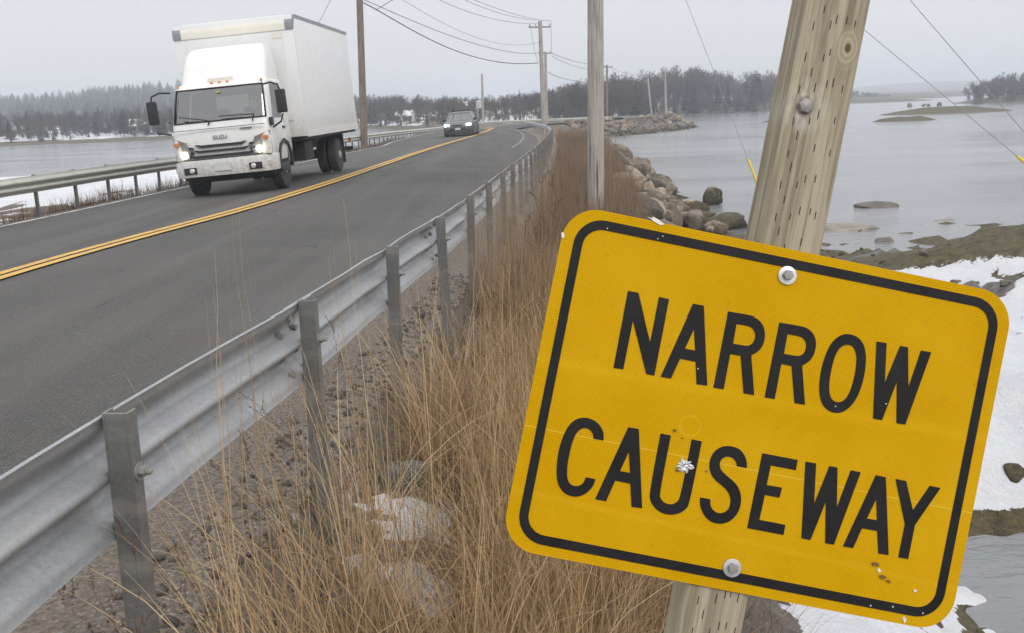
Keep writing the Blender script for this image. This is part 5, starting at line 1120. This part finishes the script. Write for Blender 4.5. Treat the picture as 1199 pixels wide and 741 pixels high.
# 2 fine curly thatch low down
x_, y_ = scatter(26000, 2.2, 11, .3, 9, 1.25); kk = ~nearsnow(x_, y_) | (RNG.random(len(x_)) < .12); x_, y_ = x_[kk], y_[kk]; n = len(x_)
blades('grass_thatch', np.stack([x_, y_, GZv(x_, y_) - .01], -1), RNG.uniform(0, 6.28, n), RNG.uniform(.15, .48, n), RNG.uniform(.1, 1.1, n), RNG.normal(.5, .7, n), RNG.uniform(.0011, .0022, n), 6, M['brush'], 'tangled brown thatch low in the straw grass', wander=1.6, shade=RNG.beta(2.6, 2, n))
# 3 long arching golden tufts behind the nearest posts
bx_, by_, ix, tr_ = tufts(64, 2.1, 5.6, .22, 1.2, 22, .04); n = len(bx_)
blades('arching_grass', np.stack([bx_, by_, GZv(bx_, by_) - .02], -1), RNG.uniform(0, 6.28, n), RNG.normal(.82, .2, n).clip(.35, 1.25), np.abs(RNG.normal(0, .24, n)), RNG.gamma(2.6, .44, n).clip(.1, 2.5), RNG.uniform(.0024, .0056, n), 10, M['grass'], 'long arching golden grass behind the nearest guardrail posts', shade=np.clip(RNG.beta(1.5, 1.5, n) * .65 + .3, 0, 1))
sp_x = []; 
for (cx, cy, k_) in ((-.62, 2.05, 60), (-.45, 2.25, 60), (-.72, 2.45, 45), (-.3, 2.1, 55), (-.15, 2.35, 50), (-.5, 2.65, 45), (-.68, 2.9, 35), (-.35, 2.85, 40), (-.6, 3.25, 35), (-.58, 3.7, 30), (-.1, 2.7, 45), (-.4, 4.5, 40), (-.5, 5.0, 30), (-.33, 5.4, 30)):
    sp_x.append(np.stack([RNG.normal(cx, .045, k_), RNG.normal(cy, .045, k_)], -1))
sp_x = np.concatenate(sp_x); n = len(sp_x)
blades('arching_grass', np.stack([sp_x[:, 0], sp_x[:, 1], GZv(sp_x[:, 0], sp_x[:, 1]) - .02], -1), np.where(RNG.random(n) < .5, RNG.uniform(0, 6.28, n), RNG.normal(math.pi, .8, n)), RNG.normal(.92, .2, n).clip(.4, 1.3), np.abs(RNG.normal(0, .2, n)), RNG.gamma(3.0, .42, n).clip(.1, 2.6), RNG.uniform(.0022, .005, n), 12, M['grass'], 'big golden tussocks drooping towards the nearest posts', wander=.4, shade=np.clip(RNG.beta(1.5, 1.5, n) * .6 + .35, 0, 1))
n = 4200; x_, y_ = scatter(n, 1.9, 9, .12, .85, 1.3); cl = fbm(x_ * 4, y_ * 3, 71, 3); kk = cl > .42; x_, y_ = x_[kk], y_[kk]; n = len(x_)
blades('wispy_grass', np.stack([x_, y_, GZv(x_, y_) - .01], -1), RNG.uniform(0, 6.28, n), RNG.uniform(.12, .42, n), RNG.uniform(.1, .9, n), RNG.gamma(2, .4, n).clip(0, 2), RNG.uniform(.001, .0024, n), 6, M['brush'], 'thin wispy dead grass on the gravel under the guardrail', wander=1.0, shade=RNG.beta(2.4, 2, n))
# 4 tall bare stalks
tp = [(270, 195, 2.5, -.1), (262, 250, 2.35, .05), (402, 232, 3.0, -.12), (385, 262, 3.1, -.1), (418, 280, 3.2, -.2), (523, 208, 3.9, .28), (465, 330, 3.3, .1), (565, 190, 5.2, .1), (588, 200, 5.4, -.05), (596, 215, 4.6, .05), (600, 232, 4.4, .1), (330, 320, 2.8, .06), (240, 395, 2.4, .3), (350, 372, 2.7, -.2), (480, 300, 3.6, -.08), (575, 262, 4.0, .05), (590, 250, 4.2, .16), (612, 228, 4.8, .1), (548, 300, 3.7, -.1), (205, 420, 2.2, -.25), (295, 340, 2.5, .14)]
B_ = []; A_ = []; Ls = []; b0 = []
for px_, py_, Y, ln in tp:
    for r_ in range(4):
        T_ = at(px_ + RNG.normal(0, 9 * (r_ > 0)), py_ + RNG.uniform(0, 110) * (r_ > 0), Y); bxx = max(T_[0] - ln * .55, float(railX(Y)) + .18); g = gz(bxx, Y); h = T_[2] - g
        B_.append((bxx, Y, g)); d = T_[0] - bxx; A_.append(0 if d > 0 else math.pi); Ls.append(math.hypot(h, d)); b0.append(math.atan2(abs(d), h) * .6)
n = len(B_); blades('tall_grass_stalk', B_, np.array(A_, float), np.array(Ls), np.array(b0), np.array(b0) * 1.0, RNG.uniform(.0032, .0058, n), 10, M['grass'], 'tall single straw stalks rising above the near guardrail', wander=.15, shade=RNG.uniform(.5, .95, n))
# 5 brown brush strip receding along the bank
x_, y_ = scatter(42000, 7.5, 64, .4, 9, 1.8); n = len(x_); cl = fbm(x_ * .9, y_ * .35, 31, 3)
hh = (RNG.normal(.56, .18, n) * (.55 + .9 * cl)).clip(.15, 1.25); gap = np.exp(-(((x_ - railX(y_) - 1.9) / .75) ** 2 + ((y_ - 13.5) / 3.0) ** 2)); keep = (RNG.random(n) > gap * .93) & (cl > .3)
x_, y_, hh, cl = x_[keep], y_[keep], hh[keep], cl[keep]; n = len(x_)
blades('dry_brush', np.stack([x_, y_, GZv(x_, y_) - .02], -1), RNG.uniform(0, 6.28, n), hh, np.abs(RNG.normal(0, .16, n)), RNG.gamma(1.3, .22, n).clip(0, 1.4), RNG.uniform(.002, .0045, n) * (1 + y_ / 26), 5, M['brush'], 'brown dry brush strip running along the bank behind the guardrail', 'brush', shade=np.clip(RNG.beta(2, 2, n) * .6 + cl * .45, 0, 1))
# 6 tawny tufts right of the rail in the distance and round the big pole
bx_, by_, ix, tr_ = tufts(110, 8.5, 40, .5, 9, 60, .16, 1.5); n = len(bx_)
blades('tawny_grass', np.stack([bx_, by_, GZv(bx_, by_) - .02], -1), RNG.uniform(0, 6.28, n), RNG.normal(.66, .17, n).clip(.25, 1.1), np.abs(RNG.normal(0, .13, n)), RNG.gamma(1.3, .2, n).clip(0, 1.2), RNG.uniform(.003, .0055, n) * (1 + by_ / 45), 5, M['brush'], 'upright tawny grass clumps along the bank around the big pole', shade=np.clip(RNG.beta(2, 2, n) * .5 + .5, 0, 1))
# 7 weeds along the far side of the road
n = 20000; y_ = 9 + 62 * RNG.random(n) ** 1.2; x_ = leftY(y_) - .2 - np.abs(RNG.normal(0, .9, n)); cl = fbm(x_ * 1.6, y_ * .8, 8, 3); keep = cl > .38; x_, y_, cl = x_[keep], y_[keep], cl[keep]; n = len(x_)
blades('roadside_weeds', np.stack([x_, y_, GZv(x_, y_) - .02], -1), RNG.uniform(0, 6.28, n), RNG.uniform(.12, .5, n) * (cl * 1.6), RNG.uniform(0, .5, n), RNG.normal(.3, .4, n), RNG.uniform(.005, .011, n), 5, M['brush'], 'low dead weeds along the snow beyond the far guardrail', 'weeds', wander=1.0, shade=RNG.beta(2, 3, n))
# 8 grass on the bank under and right of the sign
n = 3200; x_ = RNG.uniform(.15, 1.25, n); y_ = RNG.uniform(2.2, 5.2, n); 
blades('bank_grass', np.stack([x_, y_, GZv(x_, y_) - .02], -1), RNG.normal(-.3, .8, n), RNG.uniform(.25, .6, n), RNG.uniform(.1, .6, n), RNG.uniform(.4, 1.4, n), RNG.uniform(.0014, .0026, n), 7, M['brush'], 'brown grass spilling over the bank under the sign', shade=RNG.beta(3, 2, n))
# 9 twigs and sea wrack on the rubble
n = 4200; x_, y_ = scatter(n, 2.0, 7.5, .1, 1.0, 1.3)
blades('fallen_stems', np.stack([x_, y_, GZv(x_, y_) + .012], -1), RNG.uniform(0, 6.28, n), RNG.uniform(.05, .22, n), RNG.uniform(1.25, 1.55, n), RNG.normal(0, .12, n), RNG.uniform(.0012, .0026, n), 4, M['grass'], 'fallen straw stems on the rubble under the guardrail', shade=RNG.beta(2, 2, n))
# branching dead weeds, each a plant of its own
def weed_mesh(seed, h):
    rr = random.Random(seed); P = []; W_ = []
    def br(p, d, l, w_, dep):
        n_ = 5; q = Vector(p); pts = [q.copy()]
        for i in range(n_):
            d = (d + Vector((rr.gauss(0, .09), rr.gauss(0, .09), .04))).normalized(); q = q + d * l / n_; pts.append(q.copy())
            if dep < 3 and i > 0 and rr.random() < (.85 if dep == 0 else .7):
                a = rr.uniform(0, 6.28); s_ = (d + Vector((math.cos(a), math.sin(a), .35)) * rr.uniform(.5, .9)).normalized(); br(q, s_, l * rr.uniform(.28, .48), w_ * .6, dep + 1)
        P.append((pts, w_, dep))
    for k_ in range(2): br((rr.uniform(-.02, .02), rr.uniform(-.02, .02), 0), Vector((rr.gauss(0, .08), rr.gauss(0, .08), 1)), h * rr.uniform(.8, 1), .0024, 0)
    V = []; Q = []; Cc = []
    def quad(a, b, w_, c): 
        s_ = (b - a).cross(Vector((rr.gauss(0, 1), rr.gauss(0, 1), 0))).normalized() * w_; i = len(V); V.extend([tuple(a - s_), tuple(a + s_), tuple(b + s_ * .8), tuple(b - s_ * .8)]); Q.append((i, i + 1, i + 2, i + 3)); Cc.extend([(c, .8, 0)] * 4)
    for pts, w_, dep in P:
        for a, b in zip(pts[:-1], pts[1:]): quad(a, b, max(w_, .0009), rr.uniform(.1, .9)); 
        if dep >= 1:
            for a in pts[1:]:
                for _ in range(2):
                    d = Vector((rr.gauss(0, 1), rr.gauss(0, 1), rr.gauss(.3, .7))).normalized() * .007; quad(a, a + d, .0018, rr.uniform(0, .6))
    return np_mesh('dead_weed', V, Q, np.array(Cc))
wds = [weed_mesh(i, 1.0) for i in range(5)]
for me in wds: me.materials.append(M['twig'])
wspec = [(62, 700, 2.0, .40, 'small reddish weed under the near end of the guardrail'), (150, 640, 2.2, .62, 'reddish branching weed against the first guardrail post'), (205, 560, 2.45, .5, 'thin reddish weed right of the first guardrail post'), (300, 560, 2.9, .6, 'slim dark weed between the first two guardrail posts'), (335, 520, 3.2, .7, 'slim dark weed close to the left of the second post'), (560, 430, 5.0, .8, 'dark weed standing in the straw between rail and sign'), (610, 400, 5.6, .9, 'dark weed standing in the straw close to the sign'), (640, 300, 8.5, 1.2, 'bushy brown weed behind the sign corner'), (735, 200, 22, 1.3, 'bare weed on the crest of the boulders')]
for i, (px_, py_, Y, h, lb) in enumerate(wspec):
    X = max(at(px_, py_, Y)[0], float(railX(Y)) + .1); o = bpy.data.objects.new('dead_weed', wds[i % 5]); COL.objects.link(o); o.location = (X, Y, gz(X, Y) - .01); o.scale = (h, h, h); o.rotation_euler = (0, 0, i * 1.3); tag(o, lb, 'weed')
# feathery tall weed blurring over the road edge
for i, (px_, Y, h, lb) in enumerate(((578, 9.5, 1.45, 'feathery pale weed rising above the guardrail in front of the road'), (622, 13, 1.5, 'thin feathery weed right of the larger feathery weed'), (545, 8.2, 1.1, 'short feathery weed leaning over the guardrail'))):
    n = 260; X = at(px_, 200, Y)[0] + .12; X = max(X, float(railX(Y)) + .1); g = gz(X, Y)
    b_ = np.stack([X + RNG.normal(0, .07, n), Y + RNG.normal(0, .07, n), np.full(n, g)], -1)
    blades('feathery_weed', b_, RNG.uniform(0, 6.28, n), RNG.uniform(.6, 1.05, n) * h, RNG.uniform(0, .16, n), RNG.uniform(0, .25, n), RNG.uniform(.0012, .0024, n), 6, M['brush'], lb, 'weed', shade=RNG.uniform(.55, 1, n), kind='thing')

# ------------------------------------------------------------------ trees
def bare_tree(seed, spread=.75, lev=6):
    rr = random.Random(seed); V = []; Q = []; Cc = []
    def seg(a, b, w0, w1, c):
        for k_ in range(2 if w0 > .006 else 1):
            s_ = (b - a).cross(Vector((rr.gauss(0, 1), rr.gauss(0, 1), rr.gauss(0, .3)))).normalized(); i = len(V)
            V.extend([tuple(a - s_ * w0), tuple(a + s_ * w0), tuple(b + s_ * w1), tuple(b - s_ * w1)]); Q.append((i, i + 1, i + 2, i + 3)); Cc.extend([(c, 0, 0)] * 4)
    def br(p, d, l, w_, dep):
        q = p; k_ = 2 if dep > 2 else 3
        for i in range(k_):
            d = (d + Vector((rr.gauss(0, .13), rr.gauss(0, .13), .05))).normalized(); b = q + d * l / k_; seg(q, b, w_ * (1 - .25 * i / k_), w_ * (1 - .25 * (i + 1) / k_), rr.uniform(.2, .8)); q = b
            if dep < lev and dep > 0 and rr.random() < .75:
                a = rr.uniform(0, 6.28); s_ = (d * .8 + Vector((math.cos(a), math.sin(a), .1)) * spread).normalized(); br(q, s_, l * rr.uniform(.5, .75), max(w_ * .55, .003), dep + 1 + (rr.random() < .3))
        if dep < lev:
            for k2 in range(3 if dep == 0 else 2):
                a = rr.uniform(0, 6.28); s_ = (d + Vector((math.cos(a), math.sin(a), 0)) * spread * rr.uniform(.5, 1)).normalized(); br(q, s_, l * rr.uniform(.62, .85), max(w_ * .66, .003), dep + 1)
    br(Vector((0, 0, -.03)), Vector((0, 0, 1)), .27, .017, 0)
    V = np.array(V); V[:, 2] /= V[:, 2].max(); return V, np.array(Q), np.array(Cc)
def conifer(seed, w_=.2, pine=False):
    rr = random.Random(seed); V = []; Q = []; Cc = []
    def q4(a, b, s_, c, tp_=.2):
        i = len(V); V.extend([tuple(a - s_), tuple(a + s_), tuple(b + s_ * tp_), tuple(b - s_ * tp_)]); Q.append((i, i + 1, i + 2, i + 3)); Cc.extend([(c, 0, 0)] * 4)
    for k_ in range(2): q4(Vector((0, 0, -.02)), Vector((0, 0, .97)), Vector((math.cos(k_ * 1.57), math.sin(k_ * 1.57), 0)) * .014, .1)
    nl = 24
    for l in range(nl):
        z = (.30 if pine else .10) + (.88 - (.30 if pine else .1)) * l / (nl - 1) + rr.uniform(-.015, .015); f = (1 - z) if not pine else (1 - z) ** .55 * .8
        R_ = w_ * (f / .9) * rr.uniform(.72, 1.15) + .012
        for b in range(11):
            if rr.random() < .12: continue
            a = rr.uniform(0, 6.28); r_ = R_ * rr.uniform(.6, 1.15); d = Vector((math.cos(a), math.sin(a), 0)); dr = -.22 if not pine else .15; c = rr.random()
            p0 = Vector((0, 0, z)); p1 = p0 + d * r_ + Vector((0, 0, dr * r_))
            for k_ in range(3):
                t = rr.uniform(.25, .8); m0 = p0.lerp(p1, t * .55); s_ = Vector((-d.y, d.x, rr.uniform(-.5, .5))) * r_ * .22; q4(m0 + s_ * rr.uniform(-.8, .8), m0.lerp(p1, 1.0) + s_ * rr.uniform(-1, 1) + Vector((0, 0, rr.uniform(-.02, .01))), s_ * .55 + Vector((0, 0, .006)), min(1, max(0, c + rr.uniform(-.2, .2))))
    V = np.array(V); V[:, 2] /= V[:, 2].max(); return V, np.array(Q), np.array(Cc)
BT = [bare_tree(i, .62 + .08 * (i % 4), 6) for i in range(7)]; CT = [conifer(i, .17 + .03 * (i % 3)) for i in range(5)] + [conifer(9, .3, True)]
print('tree quads', [len(q) for _, q, _ in BT], [len(q) for _, q, _ in CT])
def mass(name, items, mat, label):
    V = []; Q = []; Cc = []; o = 0
    for (v, q, c), x, y, z, h, w_, a, cs in items:
        ca, sa = math.cos(a), math.sin(a); p = np.empty_like(v); p[:, 0] = (v[:, 0] * ca - v[:, 1] * sa) * h * w_ + x; p[:, 1] = (v[:, 0] * sa + v[:, 1] * ca) * h * w_ + y; p[:, 2] = v[:, 2] * h + z
        V.append(p); Q.append(q + o); cc = c.copy(); cc[:, 0] = np.clip(cc[:, 0] + cs, 0, 1); Cc.append(cc); o += len(v)
    if not V: return
    return tag(link_mesh(name, np_mesh(name, np.concatenate(V), np.concatenate(Q), np.concatenate(Cc)), mat), label, 'woods', kind='stuff')
topx = [-200, 0, 40, 100, 130, 170, 200, 300, 430, 480, 520, 560, 600, 640, 670, 700, 740, 770, 800, 830, 860, 890, 905, 940, 960]; topy = [134, 130, 127, 126, 124, 123, 122, 119, 113, 111, 112, 114, 111, 105, 98, 93, 86, 83, 79, 85, 87, 85, 88, 95, 105]
def px_of(X, Y, Z=0):
    d = np.array([X, Y, Z]) - CAM; k_ = d @ fw; return PW / 2 + F * (d @ rt) / k_, PH / 2 - F * (d @ up) / k_
def place(n, pxr, dr, kind_p, hj=(.7, 1.03), sc_=1.0, py=1.0):
    bare, con = [], []
    for _ in range(n):
        px_ = random.uniform(*pxr); X0 = at(px_, 130, 200)[0] / 200; 
        for Y in (None,):
            ysh_ = 150.0
            for it in range(6): ysh_ = float(np.interp(X0 * ysh_, shX, shY))
            Y = ysh_ + dr[0] + (dr[1] - dr[0]) * random.random() ** py; X = at(px_, 130, Y)[0]; g = gz(X, Y)
            if g < WZ + .15 or X > 97: break
            zt = at(px_, float(np.interp(px_, topx, topy)), Y)[2]; h = (zt - g) * random.uniform(*hj) * sc_
            if random.random() < kind_p: con.append((random.choice(CT[:5]), X, Y, g, h, random.uniform(.8, 1.25), random.uniform(0, 6.28), random.uniform(-.15, .15)))
            else: bare.append((random.choice(BT), X, Y, g, h, random.uniform(.7, 1.0), random.uniform(0, 6.28), random.uniform(-.25, .25)))
    return bare, con
random.seed(21)
b1_, c1_ = place(210, (-60, 240), (14, 40), .42, (.55, 1.0)); b2_, c2_ = place(110, (240, 430), (12, 60), .5); b3_, c3_ = place(280, (425, 690), (14, 80), .2, (.6, 1.08)); b4_, c4_ = place(230, (660, 950), (10, 60), .08, (.55, 1.12))
b5_, c5_ = place(260, (660, 950), (5, 18), .1, (.25, .45)); b6_, c6_ = place(330, (-60, 690), (9, 24), .12, (.25, .42))
mass('bare_woods', b1_ + b2_, M['barecrown'], 'hazy brown bare woods on the left shore behind the truck'); mass('conifer_woods', c1_ + c2_, M['conifer'], 'dark evergreens mixed in the left shore woods')
mass('bare_woods', b3_, M['barecrown'], 'bare woods beyond the bend of the road'); mass('conifer_woods', c3_ , M['conifer'], 'scattered evergreens in the woods beyond the bend')
mass('bare_woods', b4_, M['barecrown'], 'tall bare woods beyond the right water'); mass('conifer_woods', c4_, M['conifer'], 'evergreens scattered in the woods beyond the right water')
mass('shore_brush', b5_ + b6_, M['barecrown'], 'low bare brush along the far shoreline'); mass('conifer_brush', c5_ + c6_, M['conifer'], 'young evergreens along the far shoreline')
# hill of conifers far left
it_ = []
for _ in range(1500):
    Y = random.uniform(330, 720); px_ = random.uniform(-90, 460); X = at(px_, 130, Y)[0]; g = gz(X, Y); it_.append((random.choice(CT[:5]), X, Y, g, random.uniform(4.5, 8.0), random.uniform(1.3, 2.2), random.uniform(0, 6.28), random.uniform(-.15, .2)))
mass('hill_forest', it_, M['conifer'], 'evergreen forest covering the distant hill on the left')
# right islands and point
it_ = []; itb = []
for _ in range(200):
    px_ = random.uniform(1128, 1290); Y = random.uniform(226, 252); X = at(px_, 115, Y)[0]; g = gz(X, Y)
    if g < WZ + .3: continue
    zt = at(px_, float(np.interp(px_, [1128, 1140, 1160, 1180, 1199, 1290], [106, 94, 88, 83, 82, 84])), Y)[2]; h = (zt - g) * random.uniform(.6, 1.03)
    (it_ if random.random() < .38 else itb).append((random.choice(CT[:5]) if len(it_) + len(itb) < 0 else None, X, Y, g, h))
mass('point_woods', [(random.choice(BT), X, Y, g, h, .85, random.uniform(0, 6), -.1) for _, X, Y, g, h in itb], M['barecrown'], 'bare woods on the point at the far right')
mass('point_evergreens', [(random.choice(CT[:5]), X, Y, g, h * .95, 1.2, random.uniform(0, 6), -.1) for _, X, Y, g, h in it_], M['conifer'], 'evergreens on the point at the far right')
it_ = []; itb = []
for _ in range(110):
    px_ = random.uniform(960, 1050); Y = random.uniform(408, 436); X = at(px_, 115, Y)[0]; g = max(gz(X, Y), WZ + .1)
    zt = at(px_, float(np.interp(px_, [960, 990, 1010, 1035, 1050], [104, 104, 107, 108, 114])), Y)[2]; (it_ if random.random() < .6 else itb).append((X, Y, g, (zt - g) * random.uniform(.6, 1.03)))
mass('island_trees', [(random.choice(CT[:5]), X, Y, g, h, 1.3, random.uniform(0, 6), .1) for X, Y, g, h in it_] , M['conifer'], 'hazy evergreens on the low shore right of the post')
mass('island_bare_trees', [(random.choice(BT), X, Y, g, h, 1.0, random.uniform(0, 6), .1) for X, Y, g, h in itb] , M['barecrown'], 'hazy bare trees on the low shore right of the post')
# low land behind the channel (bridge abutments)
# trees one can tell apart
tree_me = {}
def tree_obj(kind, px_, ytop, Y, wd, label, group=None, cs=0):
    src = BT if kind[0] == 'b' else CT; i = int(kind[1]); key = kind
    if key not in tree_me:
        v, q, c = src[i]; cut = .03
        me = np_mesh('crown', v, q, c); me.materials.append(M['barecrown'] if kind[0] == 'b' else M['conifer']); tree_me[key] = me
        mm = MB(); mm.tube([(0, 0, -.04), (0, 0, .15), (0, 0, .34)], [.022, .018, .012], 7); t_ = mm.build('trunk', M['bark']); tree_me[key + 't'] = t_.data; bpy.data.objects.remove(t_)
    X = at(px_, 130, Y)[0]; g = gz(X, Y); h = at(px_, ytop, Y)[2] - g
    root = empty('bare_tree' if kind[0] == 'b' else 'conifer_tree', (X, Y, g), random.uniform(0, 6)); tag(root, label, 'tree', group); root.scale = (h * wd, h * wd, h)
    for nm, k2 in (('crown', key), ('trunk', key + 't')):
        o = bpy.data.objects.new(nm, tree_me[k2]); COL.objects.link(o); o.parent = root
M['bark'] = paint('dark_bark', (.09, .075, .065), .9)
for a in (('b0', 803, 77, 212, 1.05, 'tallest round-crowned bare tree above the right woods'), ('b2', 790, 84, 214, .9, 'bare tree just left of the tallest one'), ('c1', 805, 91, 206, 1.0, 'dark evergreen at the shore under the tallest bare tree'), ('c2', 813, 96, 206, 1.0, 'short dark evergreen right of the tallest bare tree'), ('c0', 840, 92, 212, 1.1, 'left one of a pair of dark evergreens on the right shore'), ('c3', 852, 95, 212, 1.2, 'right one of a pair of dark evergreens on the right shore'),
          ('c4', 865, 104, 214, 1.0, 'low dark evergreen between the pair and the pine'), ('c5', 886, 83, 219, 1.0, 'broad dark pine near the leaning post'), ('c2', 880, 98, 218, 1.1, 'dark evergreen left against the broad pine'), ('b3', 742, 88, 185, 1.0, 'bare tree above the right end of the far rail'), ('b4', 712, 96, 185, 1.0, 'bare tree behind the dark crossarm pole'), ('b5', 765, 90, 190, .9, 'bare tree behind the leaning pale pole'), ('b1', 832, 91, 214, .9, 'bare tree between the tallest tree and the evergreen pair'), ('b6', 903, 92, 226, .9, 'bare tree right against the leaning post'),
          ('c1', 84, 133, 176, 1.6, 'wide dark evergreen clump on the left shore'), ('c3', 100, 129, 178, 1.7, 'tall part of the dark evergreen clump on the left shore'), ('c0', 8, 139, 160, 2.0, 'dark evergreen clump at the far left edge'), ('c4', 136, 134, 178, 1.8, 'dark evergreen right of the shore clump'), ('c2', 44, 150, 158, 1.4, 'small dark evergreen on the snowy left shore'),
          ('c1', 609, 104, 190, 1.1, 'dark evergreen against the woods left of the crossarm pole'), ('c0', 519, 112, 185, 1.1, 'dark evergreen above the dark car'), ('c2', 490, 109, 200, 1.2, 'dark evergreen left above the dark car'), ('c3', 468, 113, 205, 1.3, 'dark evergreen above the snowy clearing'), ('c4', 440, 114, 205, 1.3, 'dark evergreen right of the brown pole'), ('c1', 660, 103, 190, 1.2, 'small dark evergreen between the crossarm pole and the big pole'), ('b0', 563, 113, 178, 1.1, 'bare tree behind the transformer pole'), ('b2', 640, 104, 180, 1.0, 'bare tree behind the crossarm pole'),
          ('c2', 1143, 99, 224, 1.4, 'dark evergreen at the left end of the far right point'), ('b5', 1175, 84, 226, 1.2, 'round bare tree on the far right point')):
    tree_obj(*a)

# ------------------------------------------------------------------ far houses and bridge
M['housewhite'] = paint('white_clapboard', (.62, .62, .60), .7); M['housedark'] = paint('dark_shingles', (.12, .115, .11), .8); M['snowroof'] = paint('snowy_roof', (.78, .79, .82), .7); M['pane'] = paint('dark_window', (.05, .055, .06), .2)
def house(px_, py_, Y, w_, d_, h_, rh, ang, wall, roof, label, nwin=3):
    P = at(px_, py_, Y); g = gz(P[0], Y); root = empty('house', (P[0], Y, g), ang); tag(root, label, 'house')
    m = MB(); m.box(-w_ / 2, w_ / 2, -d_ / 2, d_ / 2, -.5, h_); m.add([(-w_ / 2, -d_ / 2, h_), (-w_ / 2, d_ / 2, h_), (-w_ / 2, 0, h_ + rh * .97), (w_ / 2, -d_ / 2, h_), (w_ / 2, d_ / 2, h_), (w_ / 2, 0, h_ + rh * .97)], [(0, 2, 1), (3, 4, 5)]); m.build('wall', wall, root)
    m = MB()
    for s_ in (-1, 1): m.add([(x, s_ * (d_ / 2 + .2), h_ - .15 + o_) for x in (-w_ / 2 - .2, w_ / 2 + .2) for o_ in (0, .14)] + [(x, 0, h_ + rh + o_) for x in (-w_ / 2 - .2, w_ / 2 + .2) for o_ in (0, .14)], [(0, 2, 6, 4), (1, 5, 7, 3), (0, 1, 3, 2), (0, 4, 5, 1), (2, 3, 7, 6)])
    rf = m.build('roof', roof, root); m = MB(); m.box(w_ * .2, w_ * .2 + .4, -.2, .2, h_ + rh * .6, h_ + rh + .5); m.build('chimney', M['housedark'], rf)
    for k_ in range(nwin):
        x = (k_ + .5 - nwin / 2) * w_ / nwin; m = MB(); m.box(x - .3, x + .3, -d_ / 2 - .03, -d_ / 2 - .005, h_ * .4, h_ * .8); wf_ = m.build('window', M['pane'], root)
        m = MB(); m.box(x - .38, x + .38, -d_ / 2 - .05, -d_ / 2 - .031, h_ * .8, h_ * .85); m.build('frame', M['housewhite'], wf_)
house(163, 150, 172, 2.6, 2.2, 1.5, .9, .2, M['housewhite'], M['snowroof'], 'small white house by the left shore left of the truck', 2)
house(475, 138, 196, 3.4, 2.2, 1.2, .8, -.1, M['housewhite'], M['snowroof'], 'small white house with snow in front, left above the dark car', 3)
house(742, 116, 205, 6.5, 4, 2.4, 1.4, .1, M['housedark'], M['snowroof'], 'dark house with a snowy roof among the trees on the right shore', 4)
house(540, 128, 210, 3.4, 2.6, 1.6, 1.1, .3, M['housedark'], M['snowroof'], 'house with a snow dusted roof deep in the woods above the car', 2)
br_ = empty('bridge', tuple(atz(1090, 121, WZ) * 0 + np.array([at(1095, 117, 420)[0], 420, WZ]))); tag(br_, 'long low bridge across the far channel at the right', 'bridge')
xa = at(1042, 119, 420)[0] - br_.location.x; xb = at(1150, 112, 420)[0] - br_.location.x; za = at(1042, 117.8, 420)[2] - WZ; zb_ = at(1150, 113, 420)[2] - WZ
m = MB(); m.add([(x, y, z + o_) for x, z in ((xa - 26, za - .6), (xa, za), (xb, zb_), (xb + 30, zb_)) for y in (-3, 3) for o_ in (-.9, 0)], [(4 * i + a, 4 * i + b, 4 * i + b + 4, 4 * i + a + 4) for i in range(3) for a, b in ((0, 1), (1, 3), (3, 2), (2, 0))] + [(0, 2, 3, 1), (12, 13, 15, 14)]); M['concrete'] = paint('grey_concrete', (.22, .23, .23), .8); m.build('deck', M['concrete'], br_)
for k_ in range(7):
    x = xa + (xb - xa) * (k_ + .5) / 7; z = za + (zb_ - za) * (k_ + .5) / 7; m = MB(); m.box(x - .6, x + .6, -2.4, 2.4, -1.5, z - .91); m.build('pier', M['concrete'], br_)
m = MB(); 
for y in (-2.9, 2.9): m.tube([(xa, y, za + .9), (xb, y, zb_ + .9)], .1, 5)
m.build('railing', M['concrete'], br_)

# ------------------------------------------------------------------ haze
hz = bpy.data.materials.new('haze'); hz.use_nodes = True; t = hz.node_tree; t.nodes.clear(); pv = t.nodes.new('ShaderNodeVolumePrincipled'); ou = t.nodes.new('ShaderNodeOutputMaterial'); t.links.new(pv.outputs[0], ou.inputs['Volume'])
pv.inputs['Color'].default_value = (.86, .925, 1.0, 1); pv.inputs['Density'].default_value = .0012; pv.inputs['Anisotropy'].default_value = .2
m = MB(); m.box(-1600, 1600, -60, 2600, -9, 30); tag(m.build('haze', hz), 'pale winter haze over the water', 'haze', kind='stuff')
